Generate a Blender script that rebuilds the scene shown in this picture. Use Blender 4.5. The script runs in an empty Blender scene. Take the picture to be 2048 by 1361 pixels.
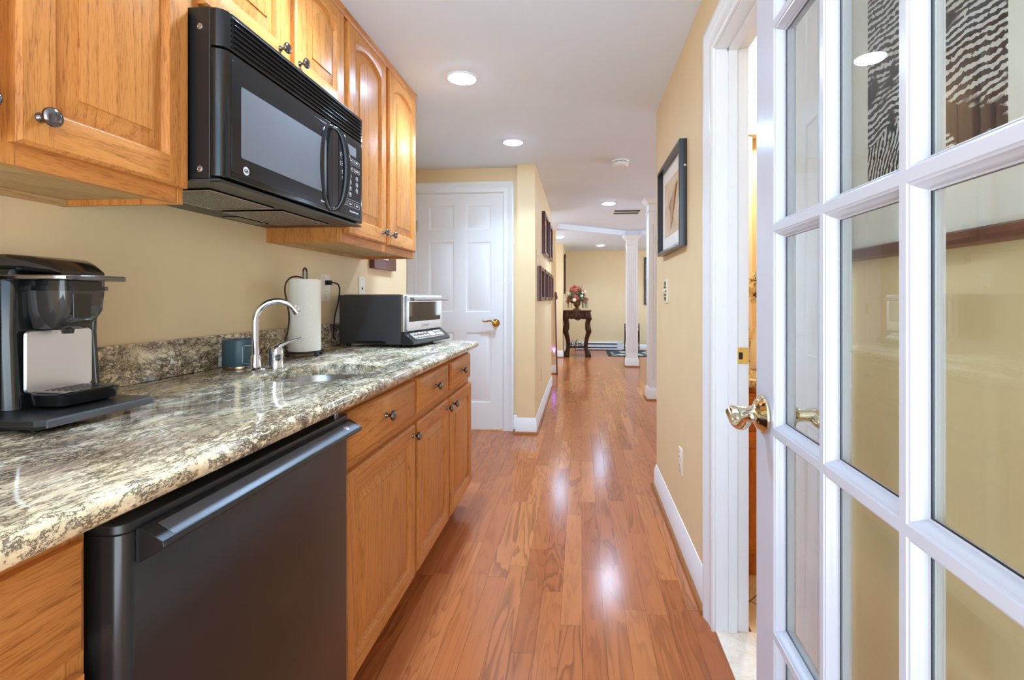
import bpy, bmesh, math, random
from mathutils import Vector, Matrix

sc = bpy.context.scene
COL = sc.collection
PI = math.pi

# ------------------------------------------------------------------ camera, world, exposure
cam_d = bpy.data.cameras.new('camera')
cam = bpy.data.objects.new('camera', cam_d)
COL.objects.link(cam)
cam.location = (0, 0, 1.15)
cam.rotation_euler = (PI / 2, 0, math.atan(81.3 / 980.0))
cam_d.sensor_width = 36.0
cam_d.lens = 980.0 / 2048.0 * 36.0
cam_d.shift_x = (1024 - 1080) / 2048.0
cam_d.shift_y = (597 - 680.5) / 2048.0
cam_d.clip_start = 0.02
sc.camera = cam

w = bpy.data.worlds.new('daylight')
sc.world = w
w.use_nodes = True
_t = w.node_tree
bg = _t.nodes['Background']
_co = _t.nodes.new('ShaderNodeTexCoord'); _sp = _t.nodes.new('ShaderNodeSeparateXYZ'); _rp = _t.nodes.new('ShaderNodeValToRGB')
_t.links.new(_co.outputs['Generated'], _sp.inputs[0]); _t.links.new(_sp.outputs[2], _rp.inputs[0]); _t.links.new(_rp.outputs[0], bg.inputs[0])
_rp.color_ramp.elements[0].position = 0.0; _rp.color_ramp.elements[0].color = (0.82, 0.95, 1.06, 1)    # lower half added brighter than the sky, to lift the ceiling
_rp.color_ramp.elements[1].position = 0.25; _rp.color_ramp.elements[1].color = (0.30, 0.42, 0.56, 1)
bg.inputs[1].default_value = 2.65

sc.view_settings.view_transform = 'Standard'
sc.view_settings.look = 'None'
sc.view_settings.gamma = 1
sc.view_settings.use_curve_mapping = False
sc.view_settings.exposure = 1.46
sc.cycles.use_denoising = True
sc.cycles.max_bounces = 10
sc.cycles.diffuse_bounces = 6
sc.cycles.glossy_bounces = 5
sc.cycles.transparent_max_bounces = 16
sc.cycles.caustics_reflective = False
sc.cycles.caustics_refractive = False
sc.cycles.sample_clamp_indirect = 4.0
LAMP = 44.0           # radiance of the frosted lens of a recessed lamp
BEAM = 3.5            # watts of the beam below each lens
SPREAD = 125.0        # its opening in degrees

# ------------------------------------------------------------------ material helpers
def S(r, g, b):
    f = lambda c: (c / 12.92 if c <= 0.04045 else ((c + 0.055) / 1.055) ** 2.4)
    return (f(r / 255.0), f(g / 255.0), f(b / 255.0), 1)

class NT:
    """small node graph writer"""
    def __init__(s, name):
        s.m = bpy.data.materials.new(name)
        s.m.use_nodes = True
        s.t = s.m.node_tree
        s.p = s.t.nodes['Principled BSDF']
        s.out = s.t.nodes['Material Output']
    def n(s, kind, **kw):
        nd = s.t.nodes.new(kind)
        for k, v in kw.items():
            setattr(nd, k, v)
        return nd
    def link(s, a, b):
        s.t.links.new(a, b)
    def sock(s, nd, key, val):
        i = nd.inputs[key]
        if hasattr(val, 'is_output'):
            s.link(val, i)
        else:
            i.default_value = val
    def math(s, op, a, b=0.0, c=None):
        nd = s.n('ShaderNodeMath', operation=op)
        s.sock(nd, 0, a); s.sock(nd, 1, b)
        if c is not None: s.sock(nd, 2, c)
        return nd.outputs[0]
    def coord(s, which='Object'):
        return s.n('ShaderNodeTexCoord').outputs[which]
    def mapping(s, vec, scale=(1, 1, 1), rot=(0, 0, 0), loc=(0, 0, 0)):
        nd = s.n('ShaderNodeMapping')
        s.sock(nd, 'Vector', vec)
        nd.inputs['Scale'].default_value = scale
        nd.inputs['Rotation'].default_value = rot
        if hasattr(loc, 'is_output'): s.link(loc, nd.inputs['Location'])
        else: nd.inputs['Location'].default_value = loc
        return nd.outputs[0]
    def noise(s, vec, scale, detail=3, rough=0.5, dist=0.0, out=0):
        nd = s.n('ShaderNodeTexNoise')
        s.sock(nd, 'Vector', vec)
        nd.inputs['Scale'].default_value = scale
        nd.inputs['Detail'].default_value = detail
        nd.inputs['Roughness'].default_value = rough
        nd.inputs['Distortion'].default_value = dist
        return nd.outputs[out]
    def ramp(s, fac, stops, interp='LINEAR'):
        nd = s.n('ShaderNodeValToRGB')
        nd.color_ramp.interpolation = interp
        e = nd.color_ramp.elements
        while len(e) < len(stops): e.new(0.5)
        for el, (p, c) in zip(e, stops):
            el.position = p
            el.color = c if len(c) == 4 else tuple(c) + (1,)
        s.sock(nd, 0, fac)
        return nd.outputs[0]
    def mix(s, fac, a, b, mode='MIX'):
        nd = s.n('ShaderNodeMix', data_type='RGBA', blend_type=mode)
        s.sock(nd, 0, fac); s.sock(nd, 6, a); s.sock(nd, 7, b)
        return nd.outputs[2]
    def bump(s, h, strength=0.2, dist=0.002):
        nd = s.n('ShaderNodeBump')
        nd.inputs['Strength'].default_value = strength
        nd.inputs['Distance'].default_value = dist
        s.sock(nd, 'Height', h)
        s.link(nd.outputs[0], s.p.inputs['Normal'])
    def set(s, **kw):
        names = dict(base='Base Color', rough='Roughness', metal='Metallic', spec='Specular IOR Level',
                     coat='Coat Weight', coatr='Coat Roughness', emis='Emission Color', emiss='Emission Strength')
        for k, v in kw.items():
            s.sock(s.p, names[k], v)
        return s.m

BL = (0, 0, 0, 1); WH = (1, 1, 1, 1)

def plain(name, base, rough=0.5, metal=0.0, spec=0.5, noise=0.0, nscale=40, coat=0.0, bump=0.0):
    g = NT(name)
    g.set(base=base, rough=rough, metal=metal, spec=spec, coat=coat)
    if noise or bump:
        nz = g.noise(g.coord(), nscale, 4)
        if noise:
            d = tuple(c * (1 - noise) for c in base[:3]) + (1,)
            l = tuple(min(1, c * (1 + noise)) for c in base[:3]) + (1,)
            g.set(base=g.ramp(nz, [(0.3, d), (0.7, l)]))
        if bump: g.bump(nz, bump)
    return g.m

def oak(name, axis, light, mid, dark, rough=0.34):
    """oak with long pores and cathedral figure along the given axis"""
    g = NT(name)
    co = g.coord()
    rnd = g.n('ShaderNodeObjectInfo').outputs['Random']
    off = g.n('ShaderNodeCombineXYZ')
    r2 = g.math('MULTIPLY', rnd, 7.0)
    for i in range(3): g.link(r2, off.inputs[i])
    ad = g.n('ShaderNodeVectorMath', operation='ADD')
    g.link(co, ad.inputs[0]); g.link(off.outputs[0], ad.inputs[1])
    co = ad.outputs[0]
    def sc_(a, b):
        return {'x': (b, a, a), 'y': (a, b, a), 'z': (a, a, b)}[axis]
    big = g.noise(g.mapping(co, sc_(1, 0.07)), 5.5, 2, 0.45, 0.25)
    rings = g.math('FRACT', g.math('MULTIPLY', big, 17.0))
    rings = g.ramp(rings, [(0.0, BL), (0.55, (0.25,) * 3), (0.86, WH), (1.0, BL)])
    pores = g.noise(g.mapping(co, sc_(1, 0.07)), 420.0, 2, 0.55)
    pores = g.ramp(pores, [(0.38, WH), (0.50, BL)])
    fine = g.noise(g.mapping(co, sc_(1, 0.06)), 110.0, 3, 0.6)
    c = g.mix(fine, mid, light)
    c = g.mix(g.math('MULTIPLY', rings, 0.24), c, dark)
    pm = g.math('MULTIPLY', pores, g.math('ADD', g.math('MULTIPLY', rings, 0.45), 0.20))
    c = g.mix(pm, c, dark)
    g.set(base=c, rough=rough, spec=0.16)
    g.bump(pores, 0.12, 0.0006)
    return g.m

def granite(name):
    g = NT(name)
    co = g.coord()
    wr = g.noise(co, 5.0, 4, 0.55, 0.0, 1)
    ad = g.n('ShaderNodeVectorMath', operation='MULTIPLY_ADD')
    g.link(wr, ad.inputs[0]); ad.inputs[1].default_value = (0.055,) * 3; g.link(co, ad.inputs[2])
    cw = g.mapping(ad.outputs[0], (1.7, 0.75, 1.3), (0, 0, 0.9))
    base = g.ramp(g.noise(cw, 9, 5, 0.6), [(0.32, S(218, 194, 152)), (0.5, S(242, 222, 184)), (0.7, S(250, 238, 212))])
    cloud = g.noise(cw, 5.5, 10, 0.76, 0.1)
    c = g.mix(g.ramp(cloud, [(0.50, BL), (0.545, (0.5,) * 3), (0.64, (0.9,) * 3)]), base, S(160, 132, 110))
    band = g.ramp(g.noise(g.mapping(cw, (1, 1, 1), (0, 0, 0), (3, 1, 5)), 4.0, 5, 0.65, 0.5), [(0.43, (0.04,) * 3), (0.58, WH)])
    fine = g.math('ABSOLUTE', g.math('SUBTRACT', g.noise(cw, 36, 8, 0.78, 0.0), 0.5))
    fine = g.ramp(fine, [(0.0, WH), (0.030, (0.6,) * 3), (0.060, BL)])
    c = g.mix(g.math('MULTIPLY', fine, band), c, S(70, 52, 43))
    v2 = g.math('ABSOLUTE', g.math('SUBTRACT', g.noise(cw, 8, 10, 0.78, 0.25), 0.5))
    v2 = g.ramp(v2, [(0.0, WH), (0.010, (0.85,) * 3), (0.024, BL)])
    c = g.mix(g.math('MULTIPLY', v2, 0.9), c, S(56, 42, 37))
    blot = g.noise(cw, 13, 9, 0.84, 0.3)
    c = g.mix(g.ramp(blot, [(0.585, BL), (0.625, (0.95,) * 3)]), c, S(88, 60, 44))
    bl2 = g.noise(g.mapping(cw, (1, 1, 1), (0, 0, 0), (7, 3, 1)), 17, 9, 0.82)
    c = g.mix(g.ramp(bl2, [(0.61, BL), (0.635, WH)]), c, S(32, 29, 32))
    bl3 = g.noise(g.mapping(cw, (1, 1, 1), (0, 0, 0), (2, 9, 4)), 16, 5, 0.75)
    c = g.mix(g.ramp(bl3, [(0.68, BL), (0.71, WH)]), c, S(150, 78, 46))
    g.set(base=c, rough=0.09, spec=0.42)
    return g.m

def floor_mat(name):
    g = NT(name)
    co = g.coord()
    sp = g.n('ShaderNodeSeparateXYZ'); g.link(co, sp.inputs[0])
    x, y = sp.outputs[0], sp.outputs[1]
    W = 0.0775
    xr = g.math('DIVIDE', g.math('ADD', x, 0.072), W)
    row = g.math('FLOOR', xr)
    fx = g.math('FRACT', xr)
    wn = g.n('ShaderNodeTexWhiteNoise', noise_dimensions='1D'); g.link(row, wn.inputs['W'])
    ln = g.math('ADD', g.math('MULTIPLY', wn.outputs[0], 0.45), 0.62)
    yr = g.math('DIVIDE', g.math('ADD', y, g.math('MULTIPLY', wn.outputs[0], 13.7)), ln)
    brd = g.math('FLOOR', yr)
    fy = g.math('MULTIPLY', g.math('FRACT', yr), ln)
    cb = g.n('ShaderNodeCombineXYZ'); g.link(row, cb.inputs[0]); g.link(brd, cb.inputs[1])
    w2 = g.n('ShaderNodeTexWhiteNoise', noise_dimensions='3D'); g.link(cb.outputs[0], w2.inputs['Vector'])
    val, colr = w2.outputs['Value'], w2.outputs['Color']
    sc3 = g.n('ShaderNodeSeparateColor'); g.link(colr, sc3.inputs[0]); colr_b = sc3.outputs[2]
    # per board offset of the grain
    ad = g.n('ShaderNodeVectorMath', operation='MULTIPLY_ADD')
    g.link(colr, ad.inputs[0]); ad.inputs[1].default_value = (9, 9, 9); g.link(co, ad.inputs[2])
    cw = ad.outputs[0]
    big = g.noise(g.mapping(cw, (1, 0.12, 1)), 9.0, 3, 0.5, 0.5)
    rings = g.math('FRACT', g.math('MULTIPLY', big, 11.0))
    rings = g.ramp(rings, [(0.0, BL), (0.45, (0.10,) * 3), (0.88, WH), (1.0, BL)])
    amt = g.math('ADD', g.math('MULTIPLY', colr_b, 0.50), 0.14)
    fine = g.noise(g.mapping(cw, (1, 0.035, 1)), 170, 4, 0.65)
    tone = g.ramp(val, [(0.0, S(164, 87, 43)), (0.35, S(182, 101, 51)), (0.7, S(192, 111, 58)), (1.0, S(206, 126, 70))])
    c = g.mix(fine, g.mix(0.45, tone, S(140, 76, 44)), tone)
    blot = g.noise(g.mapping(cw, (1, 0.35, 1)), 6, 3)
    c = g.mix(g.math('MULTIPLY', g.ramp(blot, [(0.35, BL), (0.75, WH)]), 0.35), c, S(168, 94, 56))
    c = g.mix(g.math('MULTIPLY', rings, amt), c, S(104, 54, 32))
    sx = g.math('MINIMUM', fx, g.math('SUBTRACT', 1.0, fx))
    gx = g.math('LESS_THAN', g.math('MULTIPLY', sx, W), 0.0007)
    gy = g.math('LESS_THAN', fy, 0.0014)
    gap = g.math('MAXIMUM', gx, gy)
    c = g.mix(g.math('MULTIPLY', gap, 0.7), c, S(60, 30, 20))
    g.set(base=c, rough=0.19, spec=0.45, coat=0.0)
    wob = g.noise(g.mapping(co, (1, 0.3, 1)), 9, 2)
    g.bump(g.math('SUBTRACT', g.math('MULTIPLY', wob, 0.6), gap), 0.10, 0.0015)
    return g.m

def tile_mat(name):
    g = NT(name)
    co = g.mapping(g.coord(), (1, 1, 1), (0, 0, PI / 4))
    sp = g.n('ShaderNodeSeparateXYZ'); g.link(co, sp.inputs[0])
    def edge(v):
        f = g.math('FRACT', g.math('DIVIDE', v, 0.30))
        return g.math('MINIMUM', f, g.math('SUBTRACT', 1.0, f))
    e = g.math('MINIMUM', edge(sp.outputs[0]), edge(sp.outputs[1]))
    gr = g.math('LESS_THAN', e, 0.010)
    c = g.ramp(g.noise(co, 9, 5, 0.6), [(0.3, S(226, 204, 170)), (0.7, S(240, 226, 200))])
    g.set(base=g.mix(gr, c, S(150, 124, 92)), rough=0.25)
    return g.m

def marble_mat(name):
    g = NT(name)
    co = g.coord()
    c = g.ramp(g.noise(co, 16, 6, 0.65, 0.6), [(0.3, S(226, 204, 180)), (0.7, S(240, 228, 212))])
    v = g.math('ABSOLUTE', g.math('SUBTRACT', g.noise(co, 13, 5, 0.6, 1.2), 0.5))
    c = g.mix(g.ramp(v, [(0.0, (0.30,) * 3), (0.02, BL)]), c, S(190, 160, 132))
    g.set(base=c, rough=0.3)
    return g.m

def pane_mat(name):
    """3 mm pane: clear, mirroring more at grazing angles, doubled for its two faces"""
    g = NT(name)
    tr = g.n('ShaderNodeBsdfTransparent'); tr.inputs[0].default_value = (0.93, 0.965, 0.95, 1)
    gl = g.n('ShaderNodeBsdfGlossy'); gl.inputs['Roughness'].default_value = 0.0
    fr = g.n('ShaderNodeFresnel'); fr.inputs[0].default_value = 1.45
    front = g.math('SUBTRACT', 1.0, g.n('ShaderNodeNewGeometry').outputs['Backfacing'])
    f = g.math('MULTIPLY', g.math('MULTIPLY', fr.outputs[0], 1.75), front)
    f = g.math('MINIMUM', f, 0.97)
    mx = g.n('ShaderNodeMixShader')
    g.link(f, mx.inputs[0]); g.link(tr.outputs[0], mx.inputs[1]); g.link(gl.outputs[0], mx.inputs[2])
    g.link(mx.outputs[0], g.out.inputs['Surface'])
    return g.m

def glow(name, col, strength):
    g = NT(name)
    g.set(base=col, emis=col, emiss=strength, rough=0.4)
    return g.m

def woodcut(name):
    """black ink print of hatched strokes on grey paper"""
    g = NT(name)
    co = g.coord()
    a = g.noise(g.mapping(co, (1, 1, 1)), 9.0, 3, 0.55, 0.4)
    wr = g.noise(co, 9, 3, 0.5, 0.0, 1)
    ad = g.n('ShaderNodeVectorMath', operation='MULTIPLY_ADD')
    g.link(wr, ad.inputs[0]); ad.inputs[1].default_value = (0.05,) * 3; g.link(co, ad.inputs[2])
    sp = g.n('ShaderNodeSeparateXYZ'); g.link(ad.outputs[0], sp.inputs[0])
    yv, zv = sp.outputs[1], sp.outputs[2]
    st1 = g.math('SINE', g.math('MULTIPLY', zv, 640.0))
    st2 = g.math('SINE', g.math('MULTIPLY', g.math('ADD', yv, g.math('MULTIPLY', zv, 0.3)), 760.0))
    brk = g.noise(g.mapping(co, (1, 1, 1)), 130, 3)
    pick = g.ramp(g.noise(co, 5.0, 1, 0.5, 0.0), [(0.49, BL), (0.51, WH)], 'CONSTANT')
    st = g.mix(pick, st1, st2)
    on = g.math('GREATER_THAN', g.math('ADD', st, g.math('MULTIPLY', g.math('SUBTRACT', brk, 0.5), 5.5)), 0.10)
    mask = g.ramp(a, [(0.42, BL), (0.45, WH)])
    m = g.math('MULTIPLY', on, mask)
    g.set(base=g.mix(m, S(44, 42, 44), S(214, 210, 206)), rough=0.6)
    return g.m

def rug_mat(name):
    g = NT(name)
    co = g.coord()
    v = g.n('ShaderNodeTexVoronoi'); g.link(co, v.inputs['Vector']); v.inputs['Scale'].default_value = 9
    c = g.ramp(v.outputs['Color'], [(0.2, S(40, 48, 60)), (0.45, S(214, 205, 180)), (0.7, S(110, 130, 120)), (0.9, S(196, 180, 150))], 'CONSTANT')
    n = g.noise(co, 60, 3)
    g.set(base=g.mix(g.math('MULTIPLY', n, 0.3), c, S(60, 60, 62)), rough=0.95)
    return g.m

def mesh_screen(name):
    g = NT(name)
    co = g.coord()
    sp = g.n('ShaderNodeSeparateXYZ'); g.link(co, sp.inputs[0])
    a = g.math('SINE', g.math('MULTIPLY', sp.outputs[1], 2200.0))
    b = g.math('SINE', g.math('MULTIPLY', sp.outputs[2], 2200.0))
    d = g.math('GREATER_THAN', g.math('MULTIPLY', a, b), 0.2)
    g.set(base=g.mix(d, S(112, 110, 112), S(80, 78, 80)), rough=0.36, spec=0.22)
    return g.m

def filter_mat(name):
    g = NT(name)
    n = g.noise(g.coord(), 420, 2, 0.6)
    g.set(base=g.ramp(n, [(0.40, S(26, 26, 28)), (0.52, S(60, 60, 62)), (0.64, S(190, 190, 190))]), rough=0.35, metal=0.4)
    return g.m

M = {}
M['wall'] = plain('beige wall paint', S(228, 201, 156), 0.55, noise=0.02, nscale=6, bump=0.03)
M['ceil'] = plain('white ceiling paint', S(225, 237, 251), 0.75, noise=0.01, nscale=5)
M['white'] = plain('white gloss trim paint', S(232, 232, 232), 0.30, noise=0.01, nscale=12)
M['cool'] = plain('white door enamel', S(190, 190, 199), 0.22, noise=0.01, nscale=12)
M['floor'] = floor_mat('gunstock oak strip floor')
M['tile'] = tile_mat('beige diagonal floor tile')
M['marble'] = marble_mat('cream marble')
OK_ = (S(210, 142, 76), S(196, 124, 60), S(126, 66, 28))
M['oz'] = oak('golden oak upright grain', 'z', *OK_)
M['oy'] = oak('golden oak level grain', 'y', *OK_)
M['ox'] = oak('golden oak cross grain', 'x', *OK_)
M['crate'] = oak('pale oak underside', 'y', S(208, 172, 122), S(192, 154, 104), S(150, 112, 70), 0.5)
M['shoe'] = oak('oak shoe moulding', 'y', S(176, 112, 62), S(150, 92, 50), S(90, 50, 26))
M['dark'] = plain('dark recess', S(34, 24, 18), 0.8)
M['granite'] = granite('veined cream granite')
M['steel'] = plain('brushed steel', S(178, 176, 176), 0.27, 1.0, noise=0.04, nscale=90)
M['chrome'] = plain('polished chrome', S(225, 226, 230), 0.05, 1.0)
M['pewter'] = plain('dark pewter', S(120, 116, 116), 0.16, 1.0)
M['brass'] = plain('polished brass', S(222, 212, 184), 0.10, 1.0)
M['gold'] = plain('yellow brass', S(214, 166, 84), 0.16, 1.0)
M['black'] = plain('gloss black plastic', S(20, 20, 21), 0.10, spec=0.55)
M['satin'] = plain('satin black plastic', S(26, 26, 27), 0.32, spec=0.5, noise=0.06, nscale=200)
M['enamel'] = plain('black fridge enamel', S(36, 34, 33), 0.19, spec=0.5)
M['ovenglass'] = plain('black oven glass', S(24, 24, 25), 0.12, spec=0.35)
M['grip'] = plain('pebbled charcoal grip', S(86, 86, 90), 0.35, metal=0.3, noise=0.25, nscale=900)
M['mtex'] = plain('charcoal textured steel', S(52, 52, 54), 0.42, noise=0.10, nscale=500)
M['screen'] = mesh_screen('perforated door screen')
M['filter'] = filter_mat('metal grease filter')
M['print'] = plain('pale print', S(212, 212, 212), 0.5)
M['panelgrey'] = plain('grey display', S(104, 104, 106), 0.4)
M['outlet'] = plain('ivory plastic', S(232, 222, 202), 0.35)
M['paper'] = plain('paper towel', S(240, 236, 226), 0.9, noise=0.02, nscale=160, bump=0.25)
M['iron'] = plain('black wrought wire', S(28, 26, 25), 0.35)
M['teal'] = plain('teal tin', S(58, 86, 98), 0.38, noise=0.04, nscale=20)
M['tglass'] = plain('smoked glass', S(52, 48, 46), 0.04, spec=0.7)
M['mahog'] = plain('mahogany frame lacquer', S(86, 36, 38), 0.25, noise=0.15, nscale=60)
M['blackwood'] = plain('black frame lacquer', S(38, 38, 44), 0.25)
M['mat'] = plain('white mat board', S(236, 230, 220), 0.8)
M['photo'] = plain('grey photograph', S(150, 140, 130), 0.3, noise=0.5, nscale=14)
M['sketch'] = plain('sepia sketch', S(214, 188, 156), 0.6, noise=0.2, nscale=10)
M['walnut'] = oak('carved dark walnut', 'z', S(78, 44, 28), S(58, 31, 20), S(28, 14, 9), 0.18)
M['redwood'] = plain('old red wood frame', S(96, 52, 38), 0.35, noise=0.3, nscale=50)
M['woodcut'] = woodcut('woodcut print')
M['rug'] = rug_mat('floral rug')
M['rugedge'] = plain('rug border', S(34, 34, 40), 0.95)
M['leaf'] = plain('silk leaf', S(84, 98, 58), 0.6, noise=0.3, nscale=30)
M['petal'] = plain('coral petal', S(190, 84, 66), 0.6, noise=0.25, nscale=30)
M['cream'] = plain('cream petal', S(236, 226, 196), 0.6, noise=0.1, nscale=30)
M['bronze'] = plain('bronze urn glaze', S(122, 86, 50), 0.3, 0.5, noise=0.2, nscale=30)
M['pane'] = pane_mat('clear window pane')
M['lamp'] = glow('lamp diffuser', (0.62, 0.93, 1.30, 1), LAMP)
M['violet'] = glow('violet lamp', (0.35, 0.12, 1.0, 1), 9.0)
M['lilac'] = glow('lilac display', (0.55, 0.40, 0.95, 1), 1.2)
M['shade'] = glow('lit glass shade', (1.0, 0.86, 0.60, 1), 16.0)
M['mirror'] = plain('mirror', S(225, 228, 228), 0.03, 1.0)
M['candlebase'] = plain('brushed bronze', S(170, 146, 116), 0.25, 1.0)
M['plate'] = plain('brushed silver plate', S(214, 213, 214), 0.38, 1.0)
M['rubber'] = plain('black rubber', S(20, 20, 20), 0.7)
M['brownfur'] = plain('brown pile', S(92, 52, 34), 0.95, noise=0.4, nscale=120)
M['heater'] = plain('white heater steel', S(226, 228, 232), 0.35)
# ------------------------------------------------------------------ mesh helpers
class MB:
    def __init__(s):
        s.v = []; s.f = []; s.m = []
    def add(s, vs, fs, mi=0):
        o = len(s.v)
        s.v += [Vector(p) for p in vs]
        s.f += [tuple(i + o for i in f) for f in fs]
        s.m += [mi] * len(fs)
        return s
    def box(s, x0, x1, y0, y1, z0, z1, mi=0):
        x0, x1 = min(x0, x1), max(x0, x1); y0, y1 = min(y0, y1), max(y0, y1); z0, z1 = min(z0, z1), max(z0, z1)
        return s.add([(x0, y0, z0), (x1, y0, z0), (x1, y1, z0), (x0, y1, z0), (x0, y0, z1), (x1, y0, z1), (x1, y1, z1), (x0, y1, z1)],
                     [(3, 2, 1, 0), (4, 5, 6, 7), (0, 1, 5, 4), (1, 2, 6, 5), (2, 3, 7, 6), (3, 0, 4, 7)], mi)
    def loft(s, loops, caps=True, closed=True, mi=0, mi2=None):
        n = len(loops[0]); vs = [p for l in loops for p in l]; fs = []
        for k in range(len(loops) - 1):
            for i in range(n if closed else n - 1):
                j = (i + 1) % n
                fs.append((k * n + i, k * n + j, (k + 1) * n + j, (k + 1) * n + i))
        s.add(vs, fs, mi)
        if caps:
            s.add(loops[0], [tuple(reversed(range(n)))], mi if mi2 is None else mi2)
            s.add(loops[-1], [tuple(range(n))], mi if mi2 is None else mi2)
        return s
    def prism(s, poly, lo, hi, mp=lambda p, q, h: (p, q, h), mi=0):
        return s.loft([[mp(p, q, lo) for p, q in poly], [mp(p, q, hi) for p, q in poly]], mi=mi)
    def tube(s, pts, r, n=10, mi=0, caps=True, flat=1.0, up=None):
        pts = [Vector(p) for p in pts]; loops = []; K = len(pts)
        rs = r if isinstance(r, (list, tuple)) else [r] * K
        t0 = (pts[1] - pts[0]).normalized()
        u = Vector(up) if up else (Vector((0, 0, 1)) if abs(t0.z) < 0.9 else Vector((1, 0, 0)))
        u = (u - t0 * u.dot(t0)).normalized()
        for k in range(K):
            a = pts[max(k - 1, 0)]; b = pts[min(k + 1, K - 1)]
            t = (b - a).normalized()
            u = (u - t * u.dot(t)).normalized(); v = t.cross(u)
            loops.append([pts[k] + (u * math.cos(q) * flat + v * math.sin(q)) * rs[k] for q in [2 * PI * i / n for i in range(n)]])
        return s.loft(loops, caps, mi=mi)
    def lathe(s, prof, o, axis='z', n=20, mi=0, arc=None):
        o = Vector(o); loops = []
        if isinstance(axis, str):
            ax = {'x': Vector((1, 0, 0)), 'y': Vector((0, 1, 0)), 'z': Vector((0, 0, 1)), '-x': Vector((-1, 0, 0)), '-y': Vector((0, -1, 0)), '-z': Vector((0, 0, -1))}[axis]
        else: ax = Vector(axis).normalized()
        u = ax.orthogonal().normalized(); v = ax.cross(u)
        for r, h in prof:
            r = max(r, 1e-5)
            loops.append([o + ax * h + (u * math.cos(q) + v * math.sin(q)) * r for q in [2 * PI * i / n for i in range(n)]])
        return s.loft(loops, True, mi=mi)
    def ell(s, c, r, n=12, k=8, mi=0):
        c = Vector(c); loops = []
        for j in range(k + 1):
            a = -PI / 2 + PI * j / k; q = max(math.cos(a), 0.01)
            loops.append([c + Vector((r[0] * q * math.cos(2 * PI * i / n), r[1] * q * math.sin(2 * PI * i / n), r[2] * math.sin(a))) for i in range(n)])
        return s.loft(loops, True, mi=mi)
    def sweep(s, path, prof, closed=False, mp=lambda p, q, h: (p, q, h), mi=0):
        """profile (outward offset, height) swept along a 2-D path with mitred corners; outward is to the right of travel"""
        P = [Vector(p) for p in path]; K = len(P); offs = []
        for k in range(K):
            def nrm(a, b):
                d = (b - a).normalized(); return Vector((d.y, -d.x))
            if closed or 0 < k < K - 1:
                n1 = nrm(P[k - 1], P[k]); n2 = nrm(P[k], P[(k + 1) % K])
                b = (n1 + n2); b = b / max(b.dot(n1), 0.2)
            elif k == 0: b = nrm(P[0], P[1])
            else: b = nrm(P[-2], P[-1])
            offs.append(b)
        loops = [[mp(*(P[k] + offs[k] * o), h) for o, h in prof] for k in range(K)]
        if closed:
            loops.append(loops[0])
            return s.loft(loops, False, mi=mi)
        return s.loft(loops, True, mi=mi)
    def build(s, name, mats, parent=None, base=None, bevel=0.0, xf=None, seg=2, angle=38):
        if base is None: base = BASE.get(parent, Vector((0, 0, 0))) if parent else Vector((0, 0, 0))
        base = Vector(base)
        if xf is None and parent in XF: xf = XF[parent]
        me = bpy.data.meshes.new(name)
        if xf is not None: vs = [xf @ p for p in s.v]
        else: vs = [p - base for p in s.v]
        me.from_pydata(vs, [], s.f)
        if not isinstance(mats, (list, tuple)): mats = [mats]
        for m in mats: me.materials.append(M[m] if isinstance(m, str) else m)
        me.polygons.foreach_set('material_index', s.m)
        bm = bmesh.new(); bm.from_mesh(me)
        bmesh.ops.remove_doubles(bm, verts=bm.verts, dist=0.00002)
        bmesh.ops.recalc_face_normals(bm, faces=bm.faces)
        for f in bm.faces: f.smooth = True
        bm.to_mesh(me); bm.free()
        me.set_sharp_from_angle(angle=math.radians(angle))
        o = bpy.data.objects.new(name, me); COL.objects.link(o)
        if parent is not None:
            o.parent = parent
            BASE[o] = BASE.get(parent, Vector((0, 0, 0)))
            if parent in XF: XF[o] = XF[parent]
        else:
            o.location = base; BASE[o] = base
        if bevel:
            b = o.modifiers.new('bevel', 'BEVEL'); b.width = bevel; b.segments = seg
            b.limit_method = 'ANGLE'; b.angle_limit = math.radians(40); b.harden_normals = True
        return o
BASE = {}; XF = {}

def tag(o, label, cat=None, group=None, kind=None):
    if label: o['label'] = label
    if cat: o['category'] = cat
    if group: o['group'] = group
    if kind: o['kind'] = kind
    return o
def thing(name, base, label=None, cat=None, group=None, rot=0.0):
    o = bpy.data.objects.new(name, None); COL.objects.link(o)
    o.location = base; o.rotation_euler = (0, 0, rot); o.empty_display_size = 0.1
    BASE[o] = Vector(base)
    if rot:
        XF[o] = (Matrix.Translation(Vector(base)) @ Matrix.Rotation(rot, 4, 'Z')).inverted()
    return tag(o, label, cat, group)
def struct(o, label=None):
    o['kind'] = 'structure'
    if label: o['label'] = label
    return o
def dup(root, loc, label=None, group=None):
    r = root.copy(); COL.objects.link(r); r.location = loc
    if label: r['label'] = label
    if group: r['group'] = group
    BASE[r] = Vector(loc)
    for ch in list(root.children):
        c = ch.copy(); COL.objects.link(c); c.parent = r
        for g in list(ch.children):
            d = g.copy(); COL.objects.link(d); d.parent = c
    return r

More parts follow.
